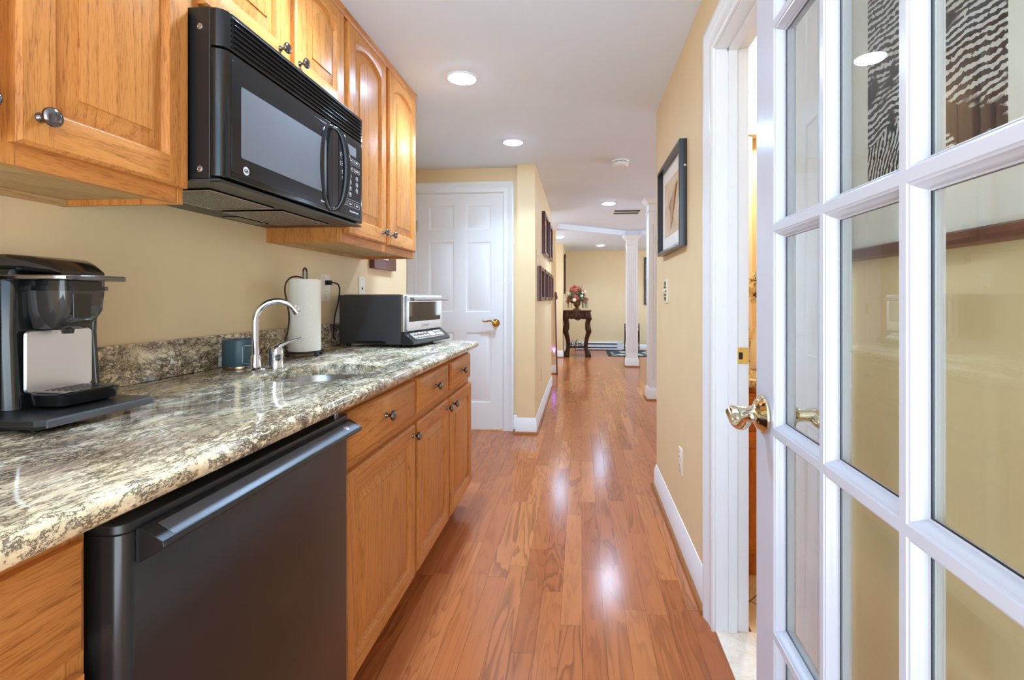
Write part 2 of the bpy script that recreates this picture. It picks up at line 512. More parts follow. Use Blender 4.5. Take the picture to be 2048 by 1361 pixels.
def text(name, s, size, mat, parent, pos, right, up, depth=0.0004, align='CENTER', xs=1.0):
    cu = bpy.data.curves.new(name, 'FONT'); cu.body = s; cu.size = size; cu.extrude = depth
    cu.align_x = align; cu.align_y = 'CENTER'
    t = bpy.data.objects.new(name, cu); COL.objects.link(t)
    dg = bpy.context.evaluated_depsgraph_get(); dg.update()
    me = bpy.data.meshes.new_from_object(t.evaluated_get(dg))
    bpy.data.objects.remove(t)
    R = Vector(right).normalized(); U = Vector(up).normalized(); N = R.cross(U)
    base = BASE.get(parent, Vector((0, 0, 0)))
    for v in me.vertices:
        p = Vector(pos) + R * v.co.x * xs + U * v.co.y + N * v.co.z
        v.co = XF[parent] @ p if parent in XF else p - base
    me.materials.clear(); me.materials.append(M[mat])
    o = bpy.data.objects.new(name, me); COL.objects.link(o); o.parent = parent
    BASE[o] = base
    if parent in XF: XF[o] = XF[parent]
    return o

def smooth(pts, k=5):
    """Catmull-Rom curve through the points"""
    P = [Vector(p) for p in pts]; r = []
    for i in range(len(P) - 1):
        a, b_, c, d = P[max(i - 1, 0)], P[i], P[i + 1], P[min(i + 2, len(P) - 1)]
        for j in range(k):
            t = j / k
            r.append(0.5 * ((2 * b_) + (c - a) * t + (2 * a - 5 * b_ + 4 * c - d) * t * t + (3 * b_ - a - 3 * c + d) * t ** 3))
    return r + [P[-1]]

def rrect(p0, p1, q0, q1, r, n=4):
    """rounded rectangle outline"""
    pts = []
    for cx, cy, a0 in ((p1 - r, q0 + r, -PI / 2), (p1 - r, q1 - r, 0), (p0 + r, q1 - r, PI / 2), (p0 + r, q0 + r, PI)):
        for i in range(n + 1):
            a = a0 + PI / 2 * i / n
            pts.append((cx + r * math.cos(a), cy + r * math.sin(a)))
    return pts

def FX(X):   # panel facing +X : a along Y, b up, c outwards
    return lambda a, b, c: (X + c, a, b)
def FXn(X):  # panel facing -X
    return lambda a, b, c: (X - c, a, b)
def FYn(Y):  # panel facing -Y
    return lambda a, b, c: (a, Y - c, b)

def panel_door(mb, a0, a1, b0, b1, mp, th=0.02, st=0.055, rt=0.06, rb=0.06, arch=0.0, slope=0.034, NT_=13):
    """raised panel cupboard door: material 0 upright grain, 1 level grain"""
    def loop(al, ar, bb, bt, ar_, c):
        pts = [mp(al, bb, c), mp(ar, bb, c)]
        for i in range(NT_):
            t = i / (NT_ - 1)
            pts.append(mp(ar + (al - ar) * t, bt + ar_ * (1 - (2 * t - 1) ** 2), c))
        return pts
    e = 0.006
    L0 = loop(a0, a1, b0, b1, 0, 0); L1 = loop(a0, a1, b0, b1, 0, th - e); L2 = loop(a0 + e, a1 - e, b0 + e, b1 - e, 0, th)
    mb.loft([L0, L1, L2], caps=False)
    mb.add(L0, [tuple(range(len(L0)))], 0)
    l, r, b, t = a0 + st, a1 - st, b0 + rb, b1 - rt - arch
    A0, A1, B0, B1 = a0 + e, a1 - e, b0 + e, b1 - e
    mb.add([mp(A0, B0, th), mp(l, B0, th), mp(l, B1, th), mp(A0, B1, th)], [(0, 1, 2, 3)], 0)
    mb.add([mp(r, B0, th), mp(A1, B0, th), mp(A1, B1, th), mp(r, B1, th)], [(0, 1, 2, 3)], 0)
    mb.add([mp(l, B0, th), mp(r, B0, th), mp(r, b, th), mp(l, b, th)], [(0, 1, 2, 3)], 1)
    top = [mp(r + (l - r) * i / (NT_ - 1), t + arch * (1 - (2 * i / (NT_ - 1) - 1) ** 2), th) for i in range(NT_)]
    hi = [mp(r + (l - r) * i / (NT_ - 1), B1, th) for i in range(NT_)]
    mb.loft([top, hi], caps=False, closed=False, mi=1)
    L = [loop(l, r, b, t, arch, th)]
    for ins, c in ((0.003, th - 0.002), (0.006, th - 0.010), (0.009, th - 0.0135), (0.009 + slope, th - 0.0030), (0.0092 + slope, th - 0.0008), (0.011 + slope, th - 0.0004)):
        L.append(loop(l + ins, r - ins, b + ins, t - ins, arch * (1 - ins * 0.5), c))
    mb.loft(L, caps=False)
    mb.add(L[-1], [tuple(range(len(L[-1])))], 0)
    return mb

def slab_front(mb, a0, a1, b0, b1, mp, th=0.02):
    """drawer front with an eased edge, level grain"""
    R = lambda i, c: [mp(a0 + i, b0 + i, c), mp(a1 - i, b0 + i, c), mp(a1 - i, b1 - i, c), mp(a0 + i, b1 - i, c)]
    mb.loft([R(0, 0), R(0, th - 0.008), R(0.004, th - 0.004), R(0.010, th)], caps=True)
    return mb

def knob(parent, a, b, mp, s=1.0, mat='pewter'):
    prof = [(0.0, 0), (0.0085, 0), (0.0085, 0.003), (0.0050, 0.006), (0.0045, 0.012), (0.0065, 0.016), (0.0135, 0.019), (0.0165, 0.023), (0.0160, 0.027), (0.0115, 0.0305), (0.005, 0.032), (0, 0.0322)]
    o = Vector(mp(a, b, 0)); ax = Vector(mp(a, b, 1)) - o
    return MB().lathe([(r * s, h * s) for r, h in prof], o, ax, 18).build('knob', mat, parent, angle=50)

def grid_front(mb, ac, bc, panels, mp, th, prof, mi=0):
    """flat face cut into cells; cells listed in panels get a moulded raised panel"""
    for i in range(len(ac) - 1):
        for j in range(len(bc) - 1):
            a0, a1, b0, b1 = ac[i], ac[i + 1], bc[j], bc[j + 1]
            R = lambda q, c: [mp(a0 + q, b0 + q, c), mp(a1 - q, b0 + q, c), mp(a1 - q, b1 - q, c), mp(a0 + q, b1 - q, c)]
            if (i, j) in panels:
                Ls = [R(q, th + d) for q, d in prof]
                mb.loft(Ls, caps=False, mi=mi); mb.add(Ls[-1], [(0, 1, 2, 3)], mi)
            else:
                mb.add(R(0, th), [(0, 1, 2, 3)], mi)
SIXP = [(0, 0), (0.006, -0.003), (0.013, -0.009), (0.020, -0.009), (0.042, -0.002), (0.044, -0.0015)]

CASING = [(0, 0), (0, 0.009), (0.008, 0.012), (0.012, 0.010), (0.052, 0.013), (0.058, 0.017), (0.066, 0.018), (0.072, 0.022), (0.086, 0.022), (0.090, 0.019), (0.090, 0)]
BASEB = [(0, 0), (0.014, 0), (0.014, 0.098), (0.011, 0.104), (0.011, 0.112), (0.007, 0.118), (0.007, 0.126), (0.003, 0.134), (0, 0.135)]
SHOE = [(0.0141, 0), (0.030, 0), (0.030, 0.006), (0.027, 0.014), (0.021, 0.019), (0.0141, 0.020)]

def baseboard(name, path, label=None):
    o = struct(MB().sweep(path, BASEB).build(name, 'white'), label)
    MB().sweep(path, SHOE).build('shoe_moulding', 'shoe', o)
    return o
# ------------------------------------------------------------------ the setting
CEIL = 2.286
struct(MB().box(-2.0, 3.7, -0.9, 11.1, -0.06, 0.0).build('floor', 'floor'), 'reddish oak strip floor')
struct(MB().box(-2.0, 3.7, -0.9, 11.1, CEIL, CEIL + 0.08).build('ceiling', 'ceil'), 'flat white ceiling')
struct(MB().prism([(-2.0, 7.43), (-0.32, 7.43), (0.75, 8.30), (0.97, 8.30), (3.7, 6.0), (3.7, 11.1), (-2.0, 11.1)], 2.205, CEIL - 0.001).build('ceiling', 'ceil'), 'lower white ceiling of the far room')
struct(MB().box(-1.36, -1.238, -0.6, 3.40, 0, CEIL).build('wall_left', 'wall'), 'beige wall behind the counter')
mb = MB()
mb.box(-2.0, -1.46, 4.22, 4.34, 0, CEIL); mb.box(-0.652, -0.50, 4.22, 4.34, 0, CEIL); mb.box(-1.46, -0.652, 4.22, 4.34, 2.075, CEIL)
struct(mb.build('wall_back', 'wall'), 'beige wall around the white six panel door')
struct(MB().box(-2.0, -1.88, 3.30, 4.22, 0, CEIL).build('wall_alcove', 'wall'))
struct(MB().box(-1.88, -1.36, 3.28, 3.40, 0, CEIL).build('wall_return', 'wall'))
struct(MB().box(-0.538, -0.385, 4.135, 6.45, 0, CEIL).build('wall_hall', 'wall'), 'beige hall wall hung with small dark frames')
mb = MB()
mb.box(0.462, 0.5725, 1.73, 3.04, 0, CEIL); mb.box(0.462, 0.5725, -0.6, 0.985, 0, CEIL); mb.box(0.462, 0.5725, 0.985, 1.73, 2.012, CEIL)
struct(mb.build('wall_right', 'wall'), 'beige wall on the right with the bathroom doorway')
struct(MB().box(0.575, 3.7, 2.66, 3.04, 0, CEIL).build('wall_bathroom', 'wall'))
struct(MB().box(2.1, 2.2, 0.2, 2.66, 0, CEIL).build('wall_bathroom', 'wall'))
struct(MB().box(0.575, 2.2, 0.1, 0.2, 0, CEIL).build('wall_bathroom', 'wall'))
struct(MB().box(-2.0, 3.7, 10.95, 11.06, 0, 2.205).build('wall_far', 'wall'), 'beige far wall with the baseboard heater')
struct(MB().box(-1.6, -0.347, 9.5, 10.95, 0, 2.205).build('wall_far_left', 'wall'))
def window_wall(x0, x1, y0, y1, wins):
    mb = MB(); y = y0
    for a, b, za, zb in wins:
        mb.box(x0, x1, y, a, 0, CEIL).box(x0, x1, a, b, 0, za).box(x0, x1, a, b, zb, CEIL); y = b
    return mb.box(x0, x1, y, y1, 0, CEIL)
struct(window_wall(3.7, 3.8, 2.66, 11.1, [(3.6, 5.4, 0.8, 2.0), (6.2, 8.0, 0.8, 2.0), (8.8, 10.4, 0.8, 2.0)]).build('wall_window_side', 'wall'))
struct(window_wall(-2.1, -2.0, 6.45, 9.5, [(7.0, 8.8, 0.8, 2.0)]).build('wall_hall_side', 'wall'))
struct(MB().box(-2.1, -0.538, 6.36, 6.45, 0, CEIL).build('wall_hall_end', 'wall'))
o = struct(MB().box(-0.52, -0.378, 7.43, 7.60, 0, CEIL).build('trim_pilaster', 'wall'), 'narrow beige wall end under a white capital')
MB().sweep([(-0.53, 7.61), (-0.377, 7.61), (-0.377, 7.43), (-0.53, 7.43)][::-1], [(0, 2.19), (0.004, 2.19), (0.012, 2.205), (0.03, 2.235), (0.055, 2.27), (0.058, CEIL), (0, CEIL)]).build('capital', 'white', o)
baseboard('baseboard_back', [(-0.582, 4.22), (-0.54, 4.22)], None)
baseboard('baseboard_hall', [(-0.538, 4.205), (-0.538, 4.135), (-0.385, 4.135), (-0.385, 6.45)], 'white baseboard along the hall wall')
baseboard('baseboard_right', [(0.62, 3.04), (0.462, 3.04), (0.462, 1.822)], 'white baseboard along the right wall')
baseboard('baseboard_far', [(0.915, 10.95), (3.6, 10.95)], 'white baseboard on the far wall')
baseboard('baseboard_far', [(-1.5, 9.5), (-0.347, 9.5), (-0.347, 10.6)], None)
baseboard('baseboard_far', [(-0.52, 7.43), (-0.378, 7.43), (-0.378, 7.6)], None)

# bathroom floor and threshold
struct(MB().box(0.585, 2.1, 0.2, 2.66, 0.0, 0.006).build('floor_tile', 'tile'), 'beige diagonal tile of the bathroom floor')
struct(MB().box(0.462, 0.585, 0.985, 1.73, 0.0, 0.010).build('trim_threshold', 'marble', bevel=0.003), 'cream marble threshold of the bathroom doorway')

# ---- casings
def casing(name, pth, mp, label=None, mat='white', parent=None):
    o = MB().sweep(pth, CASING, mp=mp).build(name, mat, parent)
    return struct(o, label) if parent is None else o
casing('trim_1', [(-0.666, 0), (-0.666, 2.0735), (-1.444, 2.0735), (-1.444, 0)], lambda p, q, h: (p, 4.22 - h, q), 'white casing around the six panel door')
casing('trim_2', [(1.732, 0), (1.732, 2.012), (0.983, 2.012), (0.983, 0)], lambda p, q, h: (0.462 - h, p, q), 'white casing around the bathroom doorway')
# jambs
mb = MB(); mb.box(-0.672, -0.6525, 4.2215, 4.338, 0, 2.068); mb.box(-1.4595, -1.438, 4.2215, 4.338, 0, 2.068); mb.box(-1.4595, -0.6525, 4.2215, 4.338, 2.0682, 2.0745)
struct(mb.build('trim_jamb', 'white'))
mb = MB(); mb.box(0.4618, 0.5725, 1.727, 1.729, 0.0, 2.006); mb.box(0.4618, 0.5725, 0.986, 0.988, 0.0, 2.006); mb.box(0.4618, 0.5725, 0.986, 1.729, 2.006, 2.0115)
mb.box(0.502, 0.532, 1.715, 1.727, 0.01, 2.006); mb.box(0.502, 0.532, 0.988, 1.0, 0.01, 2.006); mb.box(0.502, 0.532, 0.988, 1.727, 1.994, 2.006)
j = struct(mb.build('trim_jamb', 'white', bevel=0.0015), 'white jamb of the bathroom doorway')
# strike plate with its latch hole
mb = MB(); mb.prism(rrect(0.534, 0.571, 0.925, 0.981, 0.006), 1.7255, 1.728, lambda p, q, h: (p, h, q))
sp_ = mb.build('strike_plate', 'gold', j)
MB().box(0.539, 0.552, 1.7250, 1.7262, 0.941, 0.965).build('latch_hole', 'dark', sp_)
for z in (0.931, 0.975):
    MB().lathe([(0, 0), (0.0035, 0), (0.003, 0.001), (0, 0.0012)], (0.546, 1.7255, z), '-y', 10).build('screw', 'gold', sp_)

# ---- door_1 : the six panel door at the end of the counter
D = struct(thing('door_1', (-1.056, 4.21, 0.008)), 'white six panel door with a brass lever beside the counter end')
mp = FYn(4.255)
mb = MB(); mb.box(-1.436, -0.674, 4.220, 4.255, 0.010, 2.064)
SLAB = MB()
a0, a1 = -1.436, -0.674
SLAB.box(a0, a1, 4.228, 4.255, 0.010, 2.064)
R4 = lambda c: [(a0, 4.255 - c, 0.010), (a1, 4.255 - c, 0.010), (a1, 4.255 - c, 2.064), (a0, 4.255 - c, 2.064)]
SLAB.loft([R4(0.027), R4(0.035)], caps=False)
grid_front(SLAB, [a0, -1.333, -1.104, -1.003, -0.776, a1], [0.010, 0.235, 0.855, 1.026, 1.645, 1.748, 1.965, 2.064],
           {(i, k) for i in (1, 3) for k in (1, 3, 5)}, mp, 0.035, SIXP)
SLAB.build('door_leaf', 'white', D)
def lever(parent, o, out, along, mat, s=1.0, droop=True):
    """rose, shank and wave lever; out = away from the door, along = lever direction"""
    o = Vector(o); out = Vector(out); al = Vector(along); up = Vector((0, 0, 1))
    h = MB().lathe([(0, 0), (0.033 * s, 0), (0.0345 * s, 0.003 * s), (0.033 * s, 0.006 * s), (0.028 * s, 0.008 * s), (0.026 * s, 0.012 * s), (0.020 * s, 0.015 * s), (0.0145 * s, 0.019 * s), (0.014 * s, 0.022 * s), (0, 0.022 * s)], o, out, 28).build('lever_handle', mat, parent, angle=60)
    pts = []; rr = []
    k = 14
    for i in range(k + 1):
        t = i / k
        pts.append(o + out * (0.052 * s) + al * ((t * 0.108 - 0.004) * s) + up * ((0.003 - 0.016 * math.sin(min(t * 1.25, 1) * PI) * (1 if droop else -1) + 0.014 * t * t) * s))
        rr.append((0.0125 - 0.0045 * t) * s if t < 0.93 else 0.0058 * s)
    MB().tube(pts, rr, 12, flat=0.75).ell(pts[-1] + up * 0.002 * s, (0.0075 * s,) * 3, 10, 6).build('lever', mat, h, angle=60)
    MB().tube([o + out * 0.018 * s, o + out * 0.030 * s, o + out * 0.042 * s, o + out * 0.056 * s, o + out * 0.0585 * s], [0.0145 * s, 0.012 * s, 0.0125 * s, 0.0135 * s, 0.010 * s], 16).build('shank', mat, h, angle=60)
    return h
lever(D, (-0.735, 4.220, 0.935), (0, -1, 0), (-1, 0, 0), 'gold', 1.0, False)
for z in (0.30, 1.07, 1.79):
    MB().tube([(-1.4395, 4.212, z - 0.045), (-1.4395, 4.212, z + 0.045)], 0.006, 10).box(-1.445, -1.432, 4.2135, 4.2195, z - 0.045, z + 0.045).build('hinge', 'brass', D)

# ---- door_2 : the glazed door folded back along the right hand side
ang = math.atan(0.0261)
HX, HY = 0.3023, 0.251                      # hinge corner of the near face
D2 = struct(thing('door_2', (HX, HY, 0.0), rot=-ang), 'white fifteen pane glazed door standing open on the right')
RM = Matrix.Translation((HX, HY, 0)) @ Matrix.Rotation(-ang, 4, 'Z')
def L2(mb): mb.v = [RM @ p for p in mb.v]; return mb
Wd, Td = 0.6731, 0.0352
zs = [(0.010, 0.249), (0.586, 0.598), (0.923, 0.935), (1.260, 1.272), (1.597, 1.609), (1.934, 2.035)]
# local y runs from the hinge to the latch edge
ys = [(0.0, 0.0850), (0.2429, 0.2533), (0.4120, 0.4224), (0.5882, Wd)]
mb = MB()
for y0, y1 in (ys[0], ys[3]): mb.box(0, Td, y0, y1, 0.010, 2.035)
for z0, z1 in zs: mb.box(0, Td, ys[0][1], ys[3][0], z0, z1)
for y0, y1 in ys[1:3]:
    for k in range(5): mb.box(0, Td, y0, y1, zs[k][1], zs[k + 1][0])
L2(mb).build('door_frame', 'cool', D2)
BEAD = [(0, 0), (0.0010, 0.0016), (0.0030, 0.0022), (0.0034, 0.0040), (0.0062, 0.0075), (0.0084, 0.0125), (0.0084, 0.0142), (0.0104, 0.0148), (0.0104, 0.0162)]
for i in range(3):
    for k in range(5):
        y0, y1, z0, z1 = ys[i][1], ys[i + 1][0], zs[k][1], zs[k + 1][0]
        mb = MB()
        for sgn in (0, 1):
            X = lambda c: c if sgn == 0 else Td - c
            Ls = [[(X(c), y0 + q, z0 + q), (X(c), y1 - q, z0 + q), (X(c), y1 - q, z1 - q), (X(c), y0 + q, z1 - q)] for q, c in BEAD]
            mb.loft(Ls, caps=False)
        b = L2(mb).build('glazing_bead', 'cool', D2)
        g = MB(); q = 0.0095
        g.box(0.0162, 0.0190, y0 + q, y1 - q, z0 + q, z1 - q)
        L2(g).build('pane', 'pane', b)
        # the dark putty line round the glass
        e = MB()
        for ya, yb, za, zb in ((y0 + q, y0 + q + 0.0016, z0 + q, z1 - q), (y1 - q - 0.0016, y1 - q, z0 + q, z1 - q), (y0 + q, y1 - q, z0 + q, z0 + q + 0.0010)):
            e.box(0.0155, 0.0161, ya, yb, za, zb)
        L2(e).build('putty_line', 'rubber', b)
nL = (RM.to_3x3() @ Vector((-1, 0, 0))); nB = -nL; dn = (RM.to_3x3() @ Vector((0, -1, 0)))
lever(D2, RM @ Vector((0, 0.633, 0.948)), nL, dn, 'brass', 1.0)
lever(D2, RM @ Vector((Td, 0.633, 0.948)), nB, dn, 'brass', 0.9)
for z in (0.28, 1.02, 1.78):
    L2(MB().tube([(-0.004, -0.004, z - 0.045), (-0.004, -0.004, z + 0.045)], 0.006, 10)).build('hinge', 'brass', D2)

# ---- door_3 : the bathroom door, nearly shut behind the glass
a3 = math.radians(5.0)
H3 = (0.545, 1.002, 0.012)
D3 = struct(thing('door_3', H3, rot=-a3), 'white bathroom door standing ajar behind the glazed door')
R3 = Matrix.Translation(H3) @ Matrix.Rotation(-a3, 4, 'Z')
mb = MB(); Wb = 0.700; Hb = 1.978
mb.box(0.004, 0.035, 0, Wb, 0, Hb)
mp3 = lambda a, b, c: (0.035 - c, a, b)
mb.loft([[mp3(0, 0, .031), mp3(Wb, 0, .031), mp3(Wb, Hb, .031), mp3(0, Hb, .031)], [mp3(0, 0, .035), mp3(Wb, 0, .035), mp3(Wb, Hb, .035), mp3(0, Hb, .035)]], caps=False)
grid_front(mb, [0, 0.10, 0.305, 0.395, 0.60, Wb], [0, 0.225, 0.82, 0.99, 1.58, 1.68, 1.88, Hb], {(i, k) for i in (1, 3) for k in (1, 3, 5)}, mp3, 0.035, SIXP)
mb.v = [R3 @ p for p in mb.v]
mb.build('door_leaf', 'white', D3)

# ---- columns
def column(x0, x1, y0, y1, top, label):
    c = thing('fluted_column', ((x0 + x1) / 2, (y0 + y1) / 2, 0), label, 'column', 'white fluted square columns')
    wd = x1 - x0
    # shaft with three flutes per face
    pts = []
    cs = [(x0, y0), (x1, y0), (x1, y1), (x0, y1)]
    for k in range(4):
        p, q = Vector(cs[k]), Vector(cs[(k + 1) % 4]); d = (q - p); L = d.length; d /= L; n = Vector((-d.y, d.x))
        pts.append(p)
        m = 4; f = 0.018; s0 = L * 0.20; st = (L * 0.6 - f) / (m - 1)
        for i in range(m):
            a = s0 + i * st
            pts += [p + d * a, p + d * (a + f * .2) + n * 0.007, p + d * (a + f * .8) + n * 0.007, p + d * (a + f)]
    MB().box(x0 + .001, x1 - .001, y0 + .001, y1 - .001, 0, 0.24).box(x0 + .001, x1 - .001, y0 + .001, y1 - .001, top - 0.30, top - .001).prism([(p.x, p.y) for p in pts], 0.24, top - 0.30).build('shaft', 'white', c)
    ring = [(x0, y0), (x0, y1), (x1, y1), (x1, y0)][::-1]
    MB().sweep(ring, [(0, 0), (0.016, 0), (0.016, 0.11), (0.012, 0.118), (0.012, 0.128), (0.004, 0.142), (0, 0.142)], True).build('base', 'white', c)
    MB().sweep(ring, [(0.0161, 0), (0.034, 0), (0.034, 0.008), (0.026, 0.018), (0.0161, 0.020)], True).build('shoe_moulding', 'shoe', c)
    MB().sweep(ring, [(0, top - 0.165), (0.010, top - 0.165), (0.014, top - 0.157), (0.010, top - 0.150), (0, top - 0.150)], True).build('necking', 'white', c)
    MB().sweep(ring, [(0, top - 0.075), (0.006, top - 0.072), (0.014, top - 0.058), (0.030, top - 0.035), (0.048, top - 0.012), (0.052, top - 0.0005), (0, top - 0.0005)], True).build('capital', 'white', c)
    return c
column(0.77, 0.955, 8.305, 8.49, 2.204, 'white fluted square column standing free, nearer to the rug and far wall')
column(0.765, 0.95, 5.60, 5.785, CEIL, 'white fluted square column half hidden by the end of the right wall')
# ------------------------------------------------------------------ wall cabinets
UF = -0.913          # front of the upper doors
def upper(base, y0, y1, z0, doors, knobs, label, drop=True):
    c = thing('wall_cabinet', base, label, 'cabinet', None)
    f = UF - 0.02
    mb = MB()
    mb.box(-1.238, f - 0.018, y0, y0 + 0.012, z0, CEIL - 0.002).box(-1.238, f - 0.018, y1 - 0.012, y1, z0, CEIL - 0.002)
    mb.box(-1.2379, f - 0.0185, y0 + .0121, y1 - .0121, z0 + (0.018 if drop else 0.0001), z0 + 0.036).box(-1.2378, -1.225, y0 + .0121, y1 - .0121, z0 + .036, CEIL - 0.003)
    mb.build('carcass', 'oz', c)
    if drop:
        MB().box(-1.224, f - 0.019, y0 + 0.0125, y1 - 0.0125, z0 + 0.0135, z0 + 0.0179).build('underside', 'crate', c)
        MB().box(-1.238, -1.216, y0 + 0.0125, y1 - 0.0125, z0 + 0.0005, z0 + 0.0134).build('hanging_rail', 'crate', c)
    # face frame
    e = doors
    for ya, yb in [(y0, e[0][0] + 0.012), (e[-1][1] - 0.012, y1)] + [(e[k][1] - 0.012, e[k + 1][0] + 0.012) for k in range(len(e) - 1)]:
        MB().box(f - 0.018, f, ya, yb, z0, CEIL - 0.002).build('frame_stile', 'oz', c, bevel=0.001)
    for za, zb in ((z0 + 0.0006, z0 + 0.045), (2.225, CEIL - 0.0026)):
        MB().box(f - 0.0175, f - 0.0005, y0 + 0.02, y1 - 0.02, za, zb).build('frame_rail', 'oy', c)
    MB().sweep([(y1, 0), (y0, 0)][::-1], [(0, 2.256), (0.010, 2.256), (0.016, 2.264), (0.016, 2.276), (0.020, CEIL - 0.001), (0, CEIL - 0.001)], mp=lambda p, q, h: (f - q, p, h)).build('top_moulding', 'oy', c)
    for k, (a, b, zb) in enumerate(doors):
        d = panel_door(MB(), a, b, zb, 2.248, FX(f + 0.0005), arch=0.038, st=0.056, rt=0.048, rb=0.062).build('door', ['oz', 'oy'], c)
        ky = knobs[k]
        if ky: knob(d, ky[0], ky[1], FX(UF), 1.0)
    return c
upper((-1.07, 0.69, 1.37), 0.300, 1.080, 1.370, [(0.325, 0.700, 1.406), (0.725, 1.076, 1.406)], [(0.668, 1.456), (0.757, 1.456)], 'golden oak wall cabinet hanging over the coffee maker')
upper((-1.07, 1.46, 1.838), 1.0815, 1.8385, 1.840, [(1.120, 1.463, 1.868), (1.508, 1.832, 1.868)], [(1.423, 1.912), (1.527, 1.915)], 'short oak wall cabinet directly above the black microwave', False)
upper((-1.07, 2.26, 1.37), 1.840, 2.680, 1.370, [(1.868, 2.244, 1.406), (2.281, 2.660, 1.406)], [(2.200, 1.454), (2.300, 1.454)], 'tall oak wall cabinet with two arched doors right of the microwave')

# ------------------------------------------------------------------ base cabinets
BF = -0.608
def base_cab(base, y0, y1, drawers, doors, label, end=False):
    c = thing('base_cabinet', base, label, 'cabinet')
    f = BF - 0.02
    mb = MB()
    mb.box(-1.237, f - 0.018, y0, y0 + 0.012, 0.10, 0.875).box(-1.237, f - 0.018, y1 - 0.012, y1, 0.10, 0.875)
    mb.box(-1.2368, f - 0.0185, y0 + .0121, y1 - .0121, 0.1002, 0.125).box(-1.2368, -1.225, y0 + .0121, y1 - .0121, 0.125, 0.874)
    mb.build('carcass', 'oz', c)
    MB().box(-1.2, f - 0.075, y0, y1, 0.0, 0.10).build('toe_kick', 'ox' if False else 'shoe', c)
    for ya, yb in [(y0, doors[0][0] + 0.014), (doors[-1][1] - 0.014, y1)] + [(doors[k][1] - 0.014, doors[k + 1][0] + 0.014) for k in range(len(doors) - 1)]:
        MB().box(f - 0.018, f, ya, yb, 0.10, 0.876).build('frame_stile', 'oz', c, bevel=0.001)
    for za, zb in ((0.835, 0.8754), (0.67, 0.725), (0.1006, 0.135)):
        MB().box(f - 0.0175, f - 0.0005, y0 + .02, y1 - .02, za, zb).build('frame_rail', 'oy', c)
    for a, b, kk in drawers:
        d = slab_front(MB(), a, b, 0.713, 0.848, FX(f + 0.0005)).build('drawer', 'oy', c)
        if kk: knob(d, kk[0], kk[1], FX(BF), 1.0)
    for a, b, kk in doors:
        d = panel_door(MB(), a, b, 0.123, 0.684, FX(f + 0.0005), st=0.056, rt=0.056, rb=0.056).build('door', ['oz', 'oy'], c)
        if kk: knob(d, kk[0], kk[1], FX(BF), 1.0)
    return c
base_cab((-0.92, 0.29, 0), 0.02, 0.572, [(0.035, 0.559, (0.297, 0.783))], [(0.035, 0.559, (0.09, 0.65))], 'oak base cabinet left of the black fridge, only its end drawer in view')
base_cab((-0.92, 1.50, 0), 1.218, 1.7845, [(1.232, 1.766, (1.490, 0.783))], [(1.232, 1.766, (1.737, 0.650))], 'oak base cabinet under the sink, one wide drawer front and one door')
base_cab((-0.92, 2.24, 0), 1.785, 2.700, [(1.805, 2.219, (2.012, 0.783)), (2.272, 2.673, (2.465, 0.783))], [(1.798, 2.228, (2.190, 0.650)), (2.263, 2.692, (2.292, 0.648))], 'oak base cabinet at the end by the white door, two drawers over two doors')

# ------------------------------------------------------------------ worktop with sink cut-out
CF, CE = -0.560, 2.715
wt = MB()
out = []
for a in range(9):      # rounded outer corner
    q = -PI / 2 + 0; t = a / 8 * PI / 2
    out.append((CF - 0.06 + 0.06 * math.cos(t), CE - 0.06 + 0.06 * math.sin(t)))
outer = [(-1.238, 0.0), (CF, 0.0)] + out + [(-1.238, CE)]
hole = rrect(-0.990, -0.682, 1.322, 1.688, 0.11, 7)
def ring_fill(mb, outer, hole, z, mi=0):
    """flat face between an outline and a hole, built through a bridge of triangles"""
    bm = bmesh.new()
    vo = [bm.verts.new((x, y, z)) for x, y in outer]; vh = [bm.verts.new((x, y, z)) for x, y in hole]
    ed = [bm.edges.new((vo[i], vo[(i + 1) % len(vo)])) for i in range(len(vo))] + [bm.edges.new((vh[i], vh[(i + 1) % len(vh)])) for i in range(len(vh))]
    bmesh.ops.triangle_fill(bm, use_beauty=True, use_dissolve=False, edges=ed)
    bm.verts.index_update()
    mb.add([v.co.copy() for v in bm.verts], [tuple(v.index for v in f.verts) for f in bm.faces], mi)
    bm.free()
def inset(pl, d):
    n = len(pl); r = []
    for k in range(n):
        a, b, c = Vector(pl[k - 1]), Vector(pl[k]), Vector(pl[(k + 1) % n])
        n1 = (b - a).normalized(); n2 = (c - b).normalized()
        m = Vector((-n1.y, n1.x)) + Vector((-n2.y, n2.x)); m /= max(m.dot(Vector((-n1.y, n1.x))), 0.3)
        r.append(b + m * d)
    return [(v.x, v.y) for v in r]
edge = [(0.026, 0.9140), (0.017, 0.9136), (0.009, 0.9115), (0.003, 0.9065), (0.0, 0.899), (0.0015, 0.8905), (0.006, 0.8835), (0.013, 0.8785), (0.020, 0.877)]
lps = [[(x, y, z) for x, y in inset(outer, d)] for d, z in edge]
wt.loft(lps, caps=False)
ring_fill(wt, inset(outer, edge[0][0]), inset(hole, -0.003), 0.914)
wt.loft([[(x, y, z) for x, y in inset(hole, d)] for d, z in ((-0.003, 0.914), (-0.0008, 0.9132), (0, 0.911), (0, 0.877))], caps=False)
ring_fill(wt, inset(outer, edge[-1][0]), hole, 0.877)
W_ = thing('worktop', (-0.9, 1.35, 0.877), 'long speckled cream and brown granite worktop over the oak base cabinets', 'worktop')
wt.build('slab', 'granite', W_)
MB().box(-1.238, -1.218, 0.0, 2.715, 0.9142, 1.025).build('backsplash', 'granite', W_, bevel=0.002)
